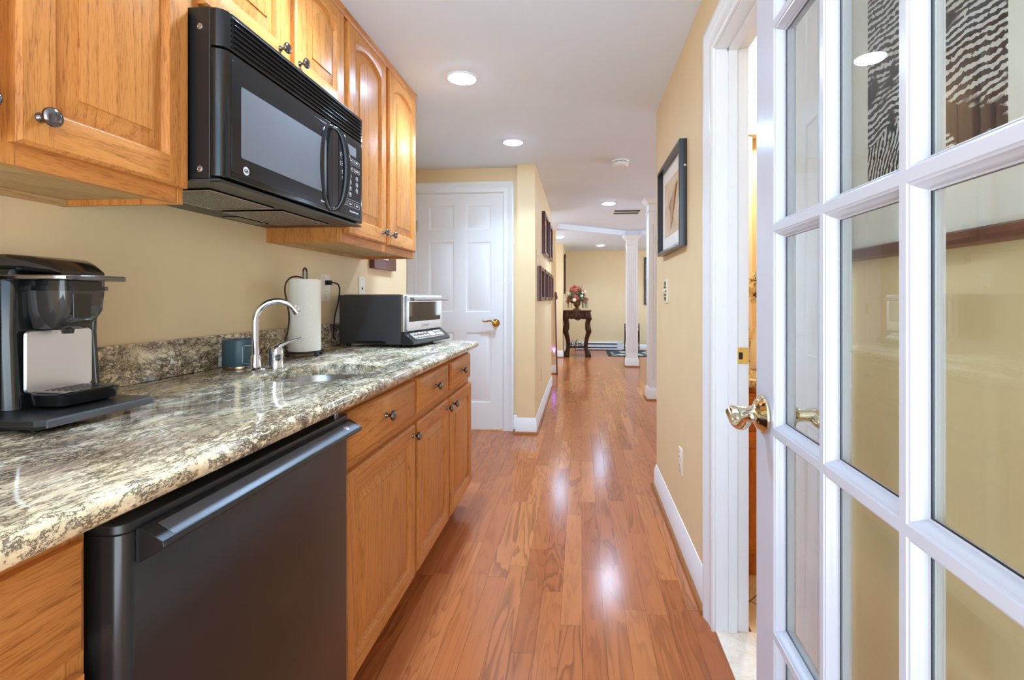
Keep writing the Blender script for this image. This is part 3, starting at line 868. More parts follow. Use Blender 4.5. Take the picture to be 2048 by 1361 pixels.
# sink bowl
s = thing('sink', (-0.836, 1.505, 0.72), 'small stainless undermount sink set into the granite', 'sink')
mb = MB()
big = inset(hole, -0.022)
L = [[(x, y, 0.8765) for x, y in big], [(x, y, 0.8765) for x, y in inset(hole, -0.001)], [(x, y, 0.870) for x, y in inset(hole, 0.002)], [(x, y, 0.76) for x, y in inset(hole, 0.012)], [(x, y, 0.735) for x, y in inset(hole, 0.03)], [(x, y, 0.728) for x, y in inset(hole, 0.06)]]
mb.loft(L, caps=False); mb.add(L[-1], [tuple(range(len(L[-1])))])
mb.build('bowl', 'steel', s)
MB().lathe([(0, 0), (0.042, 0), (0.042, 0.003), (0.03, 0.0045), (0.028, 0.001), (0, 0.001)], (-0.836, 1.505, 0.7282), 'z', 24).build('drain', 'chrome', s)
# faucet
fc = thing('faucet', (-1.056, 1.513, 0.914), 'polished chrome gooseneck tap behind the sink with a separate lever', 'tap')
MB().lathe([(0, 0), (0.030, 0), (0.031, 0.004), (0.028, 0.008), (0.019, 0.012), (0.0165, 0.020), (0.0155, 0.045), (0.0125, 0.052), (0, 0.052)], (-1.056, 1.513, 0.9141), 'z', 24).build('spout_base', 'chrome', fc)
d = Vector((0.86, 0.50, 0)).normalized(); p0 = Vector((-1.056, 1.513, 0))
pts = [p0 + Vector((0, 0, z)) for z in (0.955, 0.98, 1.02, 1.05, 1.075)]
R = 0.063; c0 = p0 + d * R + Vector((0, 0, 1.078))
for i in range(1, 15):
    a = PI - i / 14 * PI * 0.83
    pts.append(c0 + d * (R * math.cos(a)) + Vector((0, 0, R * math.sin(a))))
rr = [0.0115] * 5 + [0.0115 - 0.0028 * i / 14 for i in range(1, 15)]
sp = MB().tube(pts, rr, 14).build('spout', 'chrome', fc, angle=60)
e = pts[-1]; dd = (pts[-1] - pts[-2]).normalized()
MB().tube([e - dd * 0.004, e + dd * 0.004, e + dd * 0.012, e + dd * 0.013], [0.0105, 0.0115, 0.0115, 0.009], 14).build('aerator', 'chrome', sp)
hb = MB().lathe([(0, 0), (0.0245, 0), (0.0245, 0.004), (0.0225, 0.010), (0.0215, 0.036), (0.0225, 0.040), (0.0225, 0.050), (0.021, 0.064), (0.014, 0.074), (0, 0.078)], (-1.034, 1.590, 0.9141), 'z', 24).build('lever_base', 'chrome', fc, angle=50)
ld = Vector((0.045, 0.062, 0)).normalized()
b0 = Vector((-1.034, 1.590, 0.976))
MB().tube([b0, b0 + ld * 0.010 + Vector((0, 0, .012)), b0 + ld * 0.030 + Vector((0, 0, .020)), b0 + ld * 0.055 + Vector((0, 0, .027)), b0 + ld * 0.078 + Vector((0, 0, .032)), b0 + ld * 0.088 + Vector((0, 0, .033)), b0 + ld * 0.092 + Vector((0, 0, .033))], [0.016, 0.014, 0.0085, 0.0055, 0.0055, 0.0068, 0.003], 12, flat=0.7).build('lever', 'chrome', hb, angle=60)

# ------------------------------------------------------------------ black under-counter fridge
f = thing('fridge', (-0.9, 0.89, 0.0), 'black compact fridge under the worktop between the oak cabinets', 'fridge')
MB().box(-1.2, -0.652, 0.590, 1.200, 0.015, 0.846).build('body', 'satin', f, bevel=0.004)
def rf(x0, x1, y0, y1, r, n=6):
    pts = [(x0, y0)]
    for i in range(n + 1):
        t = PI / 2 * i / n; pts.append((x1 - r + r * math.sin(t), y0 + r - r * math.cos(t)))
    for i in range(n + 1):
        t = PI / 2 * i / n; pts.append((x1 - r + r * math.cos(t), y1 - r + r * math.sin(t)))
    return pts + [(x0, y1)]
dr = MB().prism(rf(-0.645, -0.588, 0.584, 1.206, 0.020), 0.045, 0.842).build('door', 'enamel', f, bevel=0.0015)
MB().prism(rf(-0.646, -0.586, 0.582, 1.208, 0.021), 0.8422, 0.857).build('top_cap', 'satin', dr, bevel=0.003)
hd = MB().prism([(-0.587, 0.845), (-0.579, 0.846), (-0.548, 0.829), (-0.546, 0.822), (-0.550, 0.818), (-0.580, 0.800), (-0.587, 0.799)], 0.602, 1.190, lambda p, q, h: (p, h, q)).build('handle', 'satin', dr, bevel=0.0012)
MB().add([(-0.5742, 0.622, 0.8438), (-0.5742, 1.178, 0.8438), (-0.5502, 1.178, 0.8306), (-0.5502, 0.622, 0.8306)], [(0, 1, 2, 3)]).build('grip_strip', 'grip', dr)
nrm_ = Vector((0.0166, 0, 0.0312)).normalized()
bc = Vector((-0.5625, 1.135, 0.8372)) + nrm_ * 0.0002
bd = MB().lathe([(0, 0), (0.0085, 0), (0.0085, 0.0008), (0.0072, 0.0008), (0.0070, 0.0003), (0, 0.0003)], bc, nrm_, 20).build('badge', 'steel', dr)
text('badge_lettering', 'GE', 0.010, 'steel', dr, bc + nrm_ * 0.0007, (0, 1, 0), Vector((-0.0312, 0, 0.0166)))
MB().tube([(-0.612, 1.180, 0.8571), (-0.612, 1.180, 0.869)], 0.007, 12).build('hinge_pin', 'steel', dr)
for y in (0.63, 1.16):
    MB().lathe([(0, 0), (0.018, 0), (0.015, 0.0152), (0, 0.0152)], (-0.69, y, 0.0), 'z', 14).build('foot', 'rubber', f)

# ------------------------------------------------------------------ microwave
mw = thing('microwave', (-1.04, 1.46, 1.43), 'black over the range microwave hung between the oak wall cabinets', 'microwave')
MB().box(-1.236, -0.868, 1.083, 1.8375, 1.432, 1.8375).build('body', 'satin', mw, bevel=0.003)
def front(y0, y1, cl, cr, xf=-0.835, xb=-0.868):
    """plan of a front section: cl / cr curve the left or right end back to the body"""
    pts = [(xb, y0)]
    if cl:
        for i in range(9):
            t = i / 8 * PI / 2
            pts.append((xb + 0.006 + (xf - xb - 0.006) * math.sin(t), y0 + 0.030 * (1 - math.cos(t))))
    else: pts.append((xf, y0))
    if cr:
        for i in range(9):
            t = (1 - i / 8) * PI / 2
            pts.append((xb + 0.012 + (xf - xb - 0.012) * math.sin(t), y1 - 0.030 * (1 - math.cos(t))))
    else: pts.append((xf, y1))
    return pts + [(xb, y1)]
vg = MB().prism(front(1.083, 1.8375, 1, 1), 1.7455, 1.835).build('vent_panel', 'black', mw, bevel=0.002)
sl = MB()
for i in range(6):
    z = 1.7535 + i * 0.0128
    sl.loft([[(-0.8352, y, z), (-0.8275, y, z + 0.0015), (-0.8275, y, z + 0.0028), (-0.8352, y, z + 0.0085)] for y in (1.113, 1.800)])
sl.build('vent_slats', 'black', vg, bevel=0.0012)
MB().box(-0.8354, -0.8345, 1.1125, 1.801, 1.751, 1.829).build('vent_recess', 'dark' if False else 'rubber', vg)
do = MB().prism(front(1.083, 1.5855, 1, 0), 1.4375, 1.7415).build('door', 'black', mw, bevel=0.0035)
MB().prism(rrect(1.110, 1.584, 1.4525, 1.7245, 0.010), -0.8355, -0.8335, lambda p, q, h: (h, p, q)).build('door_glass', 'ovenglass', do, bevel=0.001)
MB().prism(rrect(1.142, 1.548, 1.496, 1.672, 0.006), -0.8345, -0.8330, lambda p, q, h: (h, p, q)).build('window', 'screen', do)
bd = MB().lathe([(0, 0), (0.0105, 0), (0.0105, 0.0008), (0.0092, 0.0008), (0.0090, 0.0003), (0, 0.0003)], (-0.8334, 1.160, 1.468), 'x', 24).build('badge', 'print', do)
text('badge_lettering', 'GE', 0.012, 'black', do, (-0.8325, 1.160, 1.468), (0, 1, 0), (0, 0, 1))
text('lettering', 'Spacemaker', 0.0085, 'print', do, (-0.8334, 1.535, 1.4655), (0, 1, 0), (0, 0, 1))
cp = MB().prism(front(1.5875, 1.8375, 0, 1), 1.4375, 1.7415).build('control_panel', 'black', mw, bevel=0.0035)
MB().prism(rrect(1.634, 1.800, 1.4525, 1.7245, 0.008), -0.8355, -0.8335, lambda p, q, h: (h, p, q)).build('keypad_face', 'ovenglass', cp)
MB().prism(rrect(1.690, 1.762, 1.672, 1.706, 0.002), -0.8340, -0.8332, lambda p, q, h: (h, p, q)).build('display', 'panelgrey', cp)
def key(y, z, wd, ht, s, sz=0.009, rnd=False):
    mb = MB()
    if rnd: mb.sweep([(y + wd / 2 * math.cos(-2 * PI * i / 20), z + wd / 2 * math.sin(-2 * PI * i / 20)) for i in range(20)], [(0, 0), (0.0008, 0), (0.0008, 0.0005), (0, 0.0005)], True, lambda p, q, h: (-0.8334 + h, p, q))
    else: mb.sweep([(y - wd / 2, z - ht / 2), (y - wd / 2, z + ht / 2), (y + wd / 2, z + ht / 2), (y + wd / 2, z - ht / 2)], [(0, 0), (0.0006, 0), (0.0006, 0.0005), (0, 0.0005)], True, lambda p, q, h: (-0.8334 + h, p, q))
    k = mb.build('button', 'print', cp)
    if s: text('button_lettering', s, sz, 'print', cp, (-0.8330, y, z), (0, 1, 0), (0, 0, 1))
yc = (1.664, 1.716, 1.768)
for i, s_ in enumerate(('POPCORN', 'BEVERAGE', 'REHEAT')): key(yc[i], 1.653, 0.042, 0.014, s_, 0.0058)
for i, s_ in enumerate(('COOK', 'DEFROST', 'POWER')): key(yc[i], 1.622, 0.042, 0.014, s_, 0.0066)
for zr in (1.640, 1.508): MB().box(-0.8334, -0.8330, 1.645, 1.795, zr, zr + 0.0006).build('panel_rule', 'print', cp)
for r in range(3):
    for q in range(3): key(yc[q], 1.595 - r * 0.0225, 0.017, 0.017, str(r * 3 + q + 1), 0.011, True)
key(yc[1], 1.5275, 0.017, 0.017, '0', 0.011, True)
for i, s_ in enumerate(('CLEAR', 'START', 'TIMER')): key(yc[i], 1.492, 0.040, 0.018, s_, 0.0066)
text('lettering', 'MICROWAVE OVEN', 0.0075, 'print', cp, (-0.8332, 1.745, 1.466), (0, 1, 0), (0, 0, 1))
# bow handle standing off the door edge and the crescent behind it
zc, zh = 1.588, 0.139
pts = []; pad = []
for i in range(25):
    t = i / 24; z = zc + zh * math.cos(PI * t); k = math.sin(PI * t) ** 0.75
    pts.append((-0.836 + 0.042 * k, 1.586 + 0.024 * k, z))
    pad.append((-0.833, 1.582 - 0.062 * k, z))
rr = [0.006 + 0.007 * math.sin(PI * i / 24) for i in range(25)]
hn = MB().tube(pts, rr, 14, flat=0.75, up=(1, 0, 0)).build('handle', 'black', do, angle=60)
MB().tube(pad, [r * 0.95 for r in rr], 12, flat=0.45, up=(1, 0, 0)).build('handle_recess', 'black', do, angle=60)
# underside
us = MB().box(-1.236, -0.846, 1.084, 1.836, 1.4270, 1.4319).build('underside', 'mtex', mw, bevel=0.001)
MB().box(-0.873, -0.845, 1.09, 1.83, 1.4245, 1.4269).build('air_slot', 'satin', us)
for y0, y1 in ((1.16, 1.42), (1.46, 1.74)):
    fl = MB().box(-1.13, -0.93, y0, y1, 1.4240, 1.4269).build('grease_filter', 'filter', us)
    MB().sweep([(-1.13, y0), (-1.13, y1), (-0.93, y1), (-0.93, y0)], [(0, 1.4225), (0.008, 1.4225), (0.008, 1.4269), (0, 1.4269)], True).build('filter_frame', 'steel', us)
for y0, y1 in ((1.17, 1.33), (1.56, 1.72)):
    MB().box(-1.205, -1.15, y0, y1, 1.4235, 1.4269).build('lamp_cover', 'enamel', us, bevel=0.001)
for z in (1.455, 1.79):
    MB().lathe([(0, 0), (0.008, 0), (0.008, 0.002), (0.005, 0.0028), (0.004, 0.0012), (0, 0.0012)], (-0.893, 1.083, z), '-y', 14).build('screw', 'steel', mw)
# ------------------------------------------------------------------ coffee maker on its rolling tray
t = thing('appliance_tray', (-1.06, 0.877, 0.9145), 'low black rolling tray carrying the coffee maker', 'tray')
MB().prism([(-1.205, 0.765), (-0.932, 0.763), (-0.920, 0.775), (-0.920, 0.980), (-0.930, 0.990), (-1.205, 0.988)], 0.9265, 0.9395).build('deck', 'satin', t, bevel=0.002)
MB().box(-0.9215, -0.9165, 0.772, 0.984, 0.9245, 0.9380).build('front_lip', 'grip', t, bevel=0.0015)
for y in (0.79, 0.965):
    MB().box(-1.19, -0.94, y - 0.012, y + 0.012, 0.9195, 0.9263).build('runner', 'satin', t)
    for x in (-1.16, -0.96):
        MB().tube([(x, y - 0.006, 0.9205), (x, y + 0.006, 0.9205)], 0.006, 12).build('wheel', 'rubber', t)
k = thing('coffee_maker', (-1.08, 0.92, 0.940), 'glossy black single cup coffee maker with a steel back plate', 'coffee maker')
def rr3(x0, x1, y0, y1, z, r, n=5): return [(x, y, z) for x, y in rrect(x0, x1, y0, y1, r, n)]
MB().loft([rr3(-1.210, -1.054, 0.824, 1.010, 0.940, 0.020), rr3(-1.210, -1.058, 0.826, 1.010, 0.965, 0.022), rr3(-1.210, -1.066, 0.828, 1.012, 1.08, 0.024), rr3(-1.210, -1.062, 0.826, 1.014, 1.18, 0.024), rr3(-1.205, -1.070, 0.832, 1.008, 1.205, 0.022)]).build('body', 'black', k, angle=50)
MB().loft([rr3(-1.205, -1.085, 0.770, 0.822, 0.941, 0.018), rr3(-1.205, -1.080, 0.768, 0.8225, 1.10, 0.018), rr3(-1.205, -1.085, 0.772, 0.8225, 1.185, 0.018), rr3(-1.198, -1.092, 0.778, 0.818, 1.197, 0.015)]).build('water_tank', 'tglass', k, angle=50)
MB().loft([[(-1.0555 + 0.0015, y, z) for y, z in rrect(0.846, 0.9745, 0.966, 1.088, 0.010)], [(-1.0515 + 0.0015 , y, z) for y, z in rrect(0.848, 0.9725, 0.968, 1.086, 0.009)]]).build('back_plate', 'plate', k)
hd = MB().loft([rr3(-1.070, -1.010, 0.868, 0.934, 1.090, 0.014), rr3(-1.070, -0.992, 0.862, 0.938, 1.108, 0.016), rr3(-1.070, -0.983, 0.858, 0.942, 1.125, 0.016), rr3(-1.070, -0.980, 0.855, 0.944, 1.165, 0.016)]).build('head', 'tglass', k, angle=50)
MB().loft([rr3(-1.075, -0.976, 0.851, 0.948, 1.1652, 0.016), rr3(-1.075, -0.976, 0.851, 0.948, 1.1735, 0.016), rr3(-1.075, -0.981, 0.855, 0.944, 1.1737, 0.014), rr3(-1.075, -0.981, 0.855, 0.944, 1.184, 0.014)]).build('collar', 'black', hd, angle=50)
MB().loft([rr3(-0.981, -0.9795, 0.872, 0.905, 1.1115, 0.0005, 1), rr3(-0.981, -0.9785, 0.870, 0.907, 1.158, 0.0005, 1)]).build('viewing_window', 'black', hd)
MB().lathe([(0, 0), (0.011, 0), (0.009, -0.010), (0, -0.010)], (-1.025, 0.901, 1.0895), 'z', 14).build('spout', 'black', hd)
def sec(x, y0, y1, z0, z1, r=0.012): return [(x, a, b) for a, b in rrect(y0, y1, z0, z1, min(r, (z1 - z0) / 2.2), 3)]
MB().loft([sec(-1.200, 0.846, 0.990, 1.206, 1.222), sec(-1.170, 0.842, 0.996, 1.206, 1.234), sec(-1.10, 0.842, 0.985, 1.202, 1.236), sec(-1.050, 0.846, 0.970, 1.200, 1.231), sec(-1.015, 0.852, 0.952, 1.196, 1.222), sec(-0.990, 0.858, 0.944, 1.195, 1.204, 0.004)]).build('lid', 'black', k, angle=50)
hp = MB().prism([(-1.085, 0.826), (-1.050, 0.824), (-0.975, 0.828), (-0.957, 0.838), (-0.948, 0.860), (-0.944, 0.900), (-0.944, 0.945), (-0.960, 0.964), (-1.03, 0.972), (-1.06, 0.985), (-1.085, 0.985)], 1.1845, 1.1945).build('handle', 'pewter', k, bevel=0.003, seg=3)
text('lettering', 'KEURIG', 0.0125, 'print', hp, (-0.956, 0.908, 1.1947), (0, 1, 0), (-1, 0, 0))
dt = MB().loft([rr3(-1.054, -0.985, 0.858, 0.958, 0.9405, 0.018), rr3(-1.054, -0.973, 0.848, 0.966, 0.945, 0.022), rr3(-1.054, -0.969, 0.845, 0.970, 0.9655, 0.022), rr3(-1.054, -0.972, 0.848, 0.967, 0.968, 0.020)]).build('drip_tray', 'black', k, angle=50)
g_ = MB().prism(rrect(-1.050, -0.977, 0.854, 0.961, 0.016), 0.9682, 0.9700)
g_.build('drip_plate', 'pewter', dt, bevel=0.0006)
for i in range(5):
    x = -1.040 + i * 0.013
    MB().box(x, x + 0.004, 0.872, 0.943, 0.9701, 0.9704).build('slot', 'rubber', dt)

# ------------------------------------------------------------------ candle tin
c = thing('candle', (-1.143, 1.565, 0.9142), 'teal candle tin with a pale label beside the chrome tap', 'candle')
o3 = (-1.143, 1.565, 0.9142)
MB().lathe([(0, 0), (0.053, 0), (0.0535, 0.002), (0.0535, 0.010), (0.053, 0.0115), (0, 0.0115)], o3, 'z', 40).build('base_band', 'candlebase', c)
MB().lathe([(0, 0.0117), (0.054, 0.0117), (0.0545, 0.014), (0.0545, 0.094), (0.0535, 0.097), (0.0505, 0.098), (0.0495, 0.095), (0.049, 0.088), (0, 0.088)], o3, 'z', 40).build('tin', 'teal', c)
def label_pts(a0, a1, z0, z1, r, n=6):
    return [[(o3[0] + r * math.cos(a0 + (a1 - a0) * i / n), o3[1] + r * math.sin(a0 + (a1 - a0) * i / n), z) for i in range(n + 1)] for z in (z0, z1)]
la = math.radians(-28)
lb = MB()
for z0, z1, q0, q1 in ((0.934, 0.9355, -0.30, 0.30), (0.9925, 0.994, -0.30, 0.30)):
    lb.loft(label_pts(la + q0, la + q1, z0, z1, 0.0549), False, False)
for q in (-0.36, 0.36): lb.loft(label_pts(la + q - 0.012, la + q + 0.012, 0.938, 0.990, 0.0549), False, False)
lb.build('label_border', 'print', c)
lb = MB()
for i, q in enumerate((0.10, 0.2, 0.24, 0.16, 0.2, 0.12)):
    lb.loft(label_pts(la - q, la + q, 0.943 + i * 0.0072, 0.945 + i * 0.0072, 0.0548), False, False)
lb.ell((o3[0] + .0545 * math.cos(la), o3[1] + .0545 * math.sin(la), 0.9875), (0.001, 0.004, 0.004), 8, 6)
lb.build('label_print', 'panelgrey', c)

# ------------------------------------------------------------------ paper towel and its wire holder
tx, ty = -1.128, 1.925
h = thing('towel_holder', (tx, ty, 0.9142), 'black wire paper towel holder with a looped post and ball feet', 'towel holder')
ringp = [(tx + 0.074 * math.cos(a), ty + 0.074 * math.sin(a), 0.932) for a in [2 * PI * i / 28 for i in range(29)]]
MB().tube(ringp, 0.0035, 8, caps=False).tube([(tx - 0.074, ty, 0.932), (tx + 0.074, ty, 0.932)], 0.003, 8).tube([(tx, ty - 0.074, 0.932), (tx, ty + 0.074, 0.932)], 0.003, 8).build('base_ring', 'iron', h)
for i in range(4):
    a = PI / 4 + i * PI / 2 + 0.35
    x, y = tx + 0.074 * math.cos(a), ty + 0.074 * math.sin(a)
    MB().tube([(x, y, 0.931), (x, y, 0.922)], 0.004, 8).ell((x, y, 0.9235), (0.0092,) * 3, 12, 8).build('foot', 'iron', h)
lp = [(tx, ty - 0.013, 0.933), (tx, ty - 0.013, 1.255)] + [(tx, ty - 0.013 * math.cos(q), 1.258 + 0.016 * math.sin(q)) for q in [PI * i / 8 for i in range(9)]] + [(tx, ty + 0.013, 1.255), (tx, ty + 0.013, 0.933)]
MB().tube(lp, 0.0034, 8).build('post', 'iron', h)
ad = Vector((-0.45, -0.89, 0)).normalized()
arm = []
for r, z in ((0.074, 0.934), (0.081, 0.945), (0.086, 0.975), (0.073, 1.02), (0.068, 1.08), (0.078, 1.14), (0.085, 1.18), (0.080, 1.212), (0.062, 1.232), (0.038, 1.238), (0.014, 1.235)):
    arm.append(Vector((tx, ty, z)) + ad * r)
MB().tube(smooth(arm), 0.0032, 8).build('tension_arm', 'iron', h)
tr_ = thing('paper_towel_roll', (tx, ty, 0.9365), 'white paper towel roll standing upright on the black wire holder', 'paper towels')
ol = []; n = 48
for i in range(n + 1):
    a = -1.05 + 2 * PI * i / n; r = 0.0600 + 0.0022 * i / n
    ol.append((r * math.cos(a), r * math.sin(a)))
inner_ = [(0.021 * math.cos(-1.05 + 2 * PI * i / n), 0.021 * math.sin(-1.05 + 2 * PI * i / n)) for i in range(n + 1)]
P3 = lambda pl, z: [(tx + x, ty + y, z) for x, y in pl]
MB().loft([P3(inner_, 0.9365), P3(ol, 0.9365), P3(ol, 1.2265), P3(inner_, 1.2265), P3(inner_, 0.9365)], False).build('roll', 'paper', tr_, angle=30)
MB().loft([P3([(x * 0.995, y * 0.995) for x, y in inner_], 0.937), P3([(x * 0.995, y * 0.995) for x, y in inner_], 1.226), P3([(x * .93, y * .93) for x, y in inner_], 1.226), P3([(x * .93, y * .93) for x, y in inner_], .937)], False).build('core', 'photo', tr_)

# ------------------------------------------------------------------ plates on the walls
def plate(name, base, mp, wd, ht, label, cat, kind, mat='outlet'):
    p = thing(name, base, label, cat)
    MB().loft([[mp(a, b, 0.0) for a, b in rrect(-wd / 2, wd / 2, -ht / 2, ht / 2, 0.003)], [mp(a, b, 0.004) for a, b in rrect(-wd / 2, wd / 2, -ht / 2, ht / 2, 0.003)], [mp(a, b, 0.006) for a, b in rrect(-wd / 2 + .003, wd / 2 - .003, -ht / 2 + .003, ht / 2 - .003, 0.003)]]).build('cover', mat, p)
    def bx(nm, a0, a1, b0, b1, c, m):
        q = MB(); q.loft([[mp(a0, b0, 0.006), mp(a1, b0, 0.006), mp(a1, b1, 0.006), mp(a0, b1, 0.006)], [mp(a0, b0, c), mp(a1, b0, c), mp(a1, b1, c), mp(a0, b1, c)]]); return q.build(nm, m, p)
    if kind == 'decora':
        r = bx('receptacle', -0.0165, 0.0165, -0.033, 0.033, 0.0078, mat)
        for s_ in (-1, 1):
            bx('slot', -0.007, -0.005, s_ * .019 - .004, s_ * .019 + .004, 0.0080, 'rubber'); bx('slot', 0.005, 0.007, s_ * .019 - .004, s_ * .019 + .004, 0.0080, 'rubber')
    elif kind == 'duplex':
        for s_ in (-1, 1):
            q = MB(); q.loft([[mp(a, b + s_ * .0195, c) for a, b in rrect(-.0165, .0165, -.014, .014, .011)] for c in (.006, .008)]); q.build('receptacle', mat, p)
            bx('slot', -0.007, -0.005, s_ * .0195 - .004, s_ * .0195 + .005, 0.0082, 'rubber'); bx('slot', 0.005, 0.007, s_ * .0195 - .004, s_ * .0195 + .005, 0.0082, 'rubber')
    elif kind == 'jack':
        bx('socket', -0.006, 0.006, -0.013, 0.0, 0.0075, 'rubber')
    elif kind == 'toggle':
        bx('toggle', -0.0045, 0.0045, -0.004, 0.012, 0.018, mat)
    for s_ in (-1, 1):
        o_ = Vector(mp(0, s_ * (ht / 2 - 0.013), 0.006)); MB().lathe([(0, 0), (0.003, 0), (0.0024, 0.0008), (0, 0.001)], o_, Vector(mp(0, 0, 1)) - Vector(mp(0, 0, 0)), 10).build('screw', 'steel', p)
    return p
plate('outlet', (-1.238, 2.285, 1.203), lambda a, b, c: (-1.238 + c, 2.285 + a, 1.203 + b), 0.082, 0.130, 'ivory wall outlet with the black plug, behind the paper towel roll', 'outlet', 'decora')
plate('phone_jack', (-1.238, 2.682, 1.212), lambda a, b, c: (-1.238 + c, 2.682 + a, 1.212 + b), 0.072, 0.118, 'ivory phone jack plate above the toaster oven', 'wall plate', 'jack')
plate('outlet', (0.462, 2.305, 0.400), lambda a, b, c: (0.462 - c, 2.305 + a, 0.400 + b), 0.072, 0.118, 'white duplex outlet low on the right wall', 'outlet', 'duplex', 'outlet')
plate('outlet', (-0.385, 4.79, 0.400), lambda a, b, c: (-0.385 + c, 4.79 + a, 0.400 + b), 0.072, 0.118, 'beige outlet low on the hall wall above its baseboard', 'outlet', 'duplex', 'wall')
plate('light_switch', (-0.385, 4.33, 1.52), lambda a, b, c: (-0.385 + c, 4.33 + a, 1.52 + b), 0.115, 0.118, 'white switch plate on the hall wall above the dark frames', 'switch', 'toggle')
# decorated switch plate
sw = thing('light_switch', (0.462, 2.685, 1.189), 'toggle switch in a decorated silver and white plate on the right wall', 'switch')
MB().prism(rrect(2.645, 2.725, 1.126, 1.252, 0.004), 0.454, 0.462, lambda p, q, h: (h, p, q)).build('cover', 'outlet', sw, bevel=0.0015)
orn = MB()
for i in range(14):
    a = 2 * PI * i / 14; orn.ell((0.453, 2.685 + 0.026 * math.cos(a), 1.189 + 0.048 * math.sin(a)), (0.003, 0.006, 0.008), 8, 5)
for i in range(5):
    for s_ in (-1, 1): orn.ell((0.4535, 2.685 + s_ * 0.014, 1.150 + i * 0.02), (0.002, 0.004, 0.006), 8, 5)
orn.build('ornament', 'pewter', sw)
MB().box(0.440, 0.454, 2.681, 2.689, 1.186, 1.200).build('toggle', 'outlet', sw, bevel=0.001)

# ------------------------------------------------------------------ toaster oven
ra = math.radians(-9.5)
O = (-0.852, 2.262, 0.9142)
ov = thing('toaster_oven', O, 'steel fronted toaster oven at the far end of the worktop', 'toaster oven', rot=ra)
RO = Matrix.Translation(O) @ Matrix.Rotation(ra, 4, 'Z')
def LO(mb): mb.v = [RO @ p for p in mb.v]; return mb
OW, OD = 0.405, 0.335
LO(MB().box(-OD, 0.0, 0, OW, 0.014, 0.252)).build('body', 'mtex', ov, bevel=0.004)
LO(MB().box(-OD + .02, -0.005, 0.012, OW - 0.012, 0.2522, 0.2545)).build('top_plate', 'steel', ov)
of = LO(MB().box(0.0005, 0.016, 0.0, OW, 0.074, 0.2535)).build('front_frame', 'steel', ov, bevel=0.003)
od = LO(MB().prism(rrect(0.016, OW - 0.016, 0.080, 0.246, 0.004), 0.0165, 0.026, lambda p, q, h: (h, p, q))).build('door', 'steel', ov, bevel=0.0015)
LO(MB().prism(rrect(0.034, OW - 0.034, 0.122, 0.219, 0.004), 0.0255, 0.0268, lambda p, q, h: (h, p, q))).build('window', 'tglass', od)
text('lettering', 'Cuisinart', 0.024, 'chrome', od, RO @ Vector((0.0264, OW / 2, 0.100)), RO.to_3x3() @ Vector((0, 1, 0)), (0, 0, 1))
hb = MB().tube([(0.058, 0.015, 0.232), (0.058, OW - 0.015, 0.232)], 0.0085, 14)
for y in (0.040, OW - 0.040): hb.box(0.026, 0.058, y - 0.009, y + 0.009, 0.223, 0.240)
LO(hb).build('handle', 'steel', od)
cpn = MB().prism([(0.0005, 0.0725), (0.016, 0.0725), (0.066, 0.034), (0.069, 0.026), (0.066, 0.014), (0.0005, 0.012)], 0.0, OW, lambda p, q, h: (p, h, q))
cpn = LO(cpn).build('control_panel', 'satin', ov, bevel=0.003)
sd = Vector((0.050, 0, -0.0385)).normalized(); sn = Vector((0.0385, 0, 0.050)).normalized()
p0_ = Vector((0.016, 0, 0.0725))
def SP(y, s_, c): q = p0_ + sd * s_ + sn * c; return (q.x, y, q.z)
LO(MB().loft([[SP(y, s_, 0.0) for y, s_ in rrect(0.045, OW - 0.045, 0.008, 0.056, 0.007)], [SP(y, s_, 0.0012) for y, s_ in rrect(0.046, OW - 0.046, 0.009, 0.055, 0.007)]])).build('keypad_face', 'steel', cpn)
LO(MB().loft([[SP(y, s_, c) for y, s_ in rrect(0.215, 0.262, 0.016, 0.044, 0.002)] for c in (0.0013, 0.0020)])).build('display', 'lilac', cpn)
for i, y in enumerate((0.065, 0.095, 0.125, 0.155, 0.185, 0.285, 0.315, 0.340)):
    for s_ in (0.020, 0.040):
        LO(MB().loft([[SP(y + a, s_ + b, c) for a, b in rrect(-0.011, 0.011, -0.006, 0.006, 0.0045)] for c in (0.0013, 0.0030)])).build('button', 'outlet', cpn)
LO(MB().box(-0.24, -0.075, -0.006, -0.0002, 0.018, 0.030)).build('side_vent', 'black', ov, bevel=0.002)
for x, y in ((-0.30, 0.03), (-0.30, OW - 0.03), (-0.03, 0.03), (-0.03, OW - 0.03)):
    LO(MB().lathe([(0, 0), (0.011, 0), (0.012, 0.014), (0, 0.014)], (x, y, 0.0001), 'z', 12)).build('foot', 'rubber', ov)
cord = [(-1.205, 2.283, 1.226), (-1.190, 2.292, 1.224), (-1.182, 2.312, 1.214), (-1.184, 2.325, 1.18), (-1.19, 2.318, 1.12), (-1.198, 2.305, 1.06), (-1.200, 2.300, 1.00), (-1.204, 2.302, 0.962), (-1.200, 2.318, 0.948)]
cd_ = MB().tube(smooth(cord), 0.0036, 8).build('power_cord', 'rubber', ov)
MB().box(-1.2318, -1.204, 2.272, 2.294, 1.214, 1.237).build('plug', 'rubber', cd_, bevel=0.003)

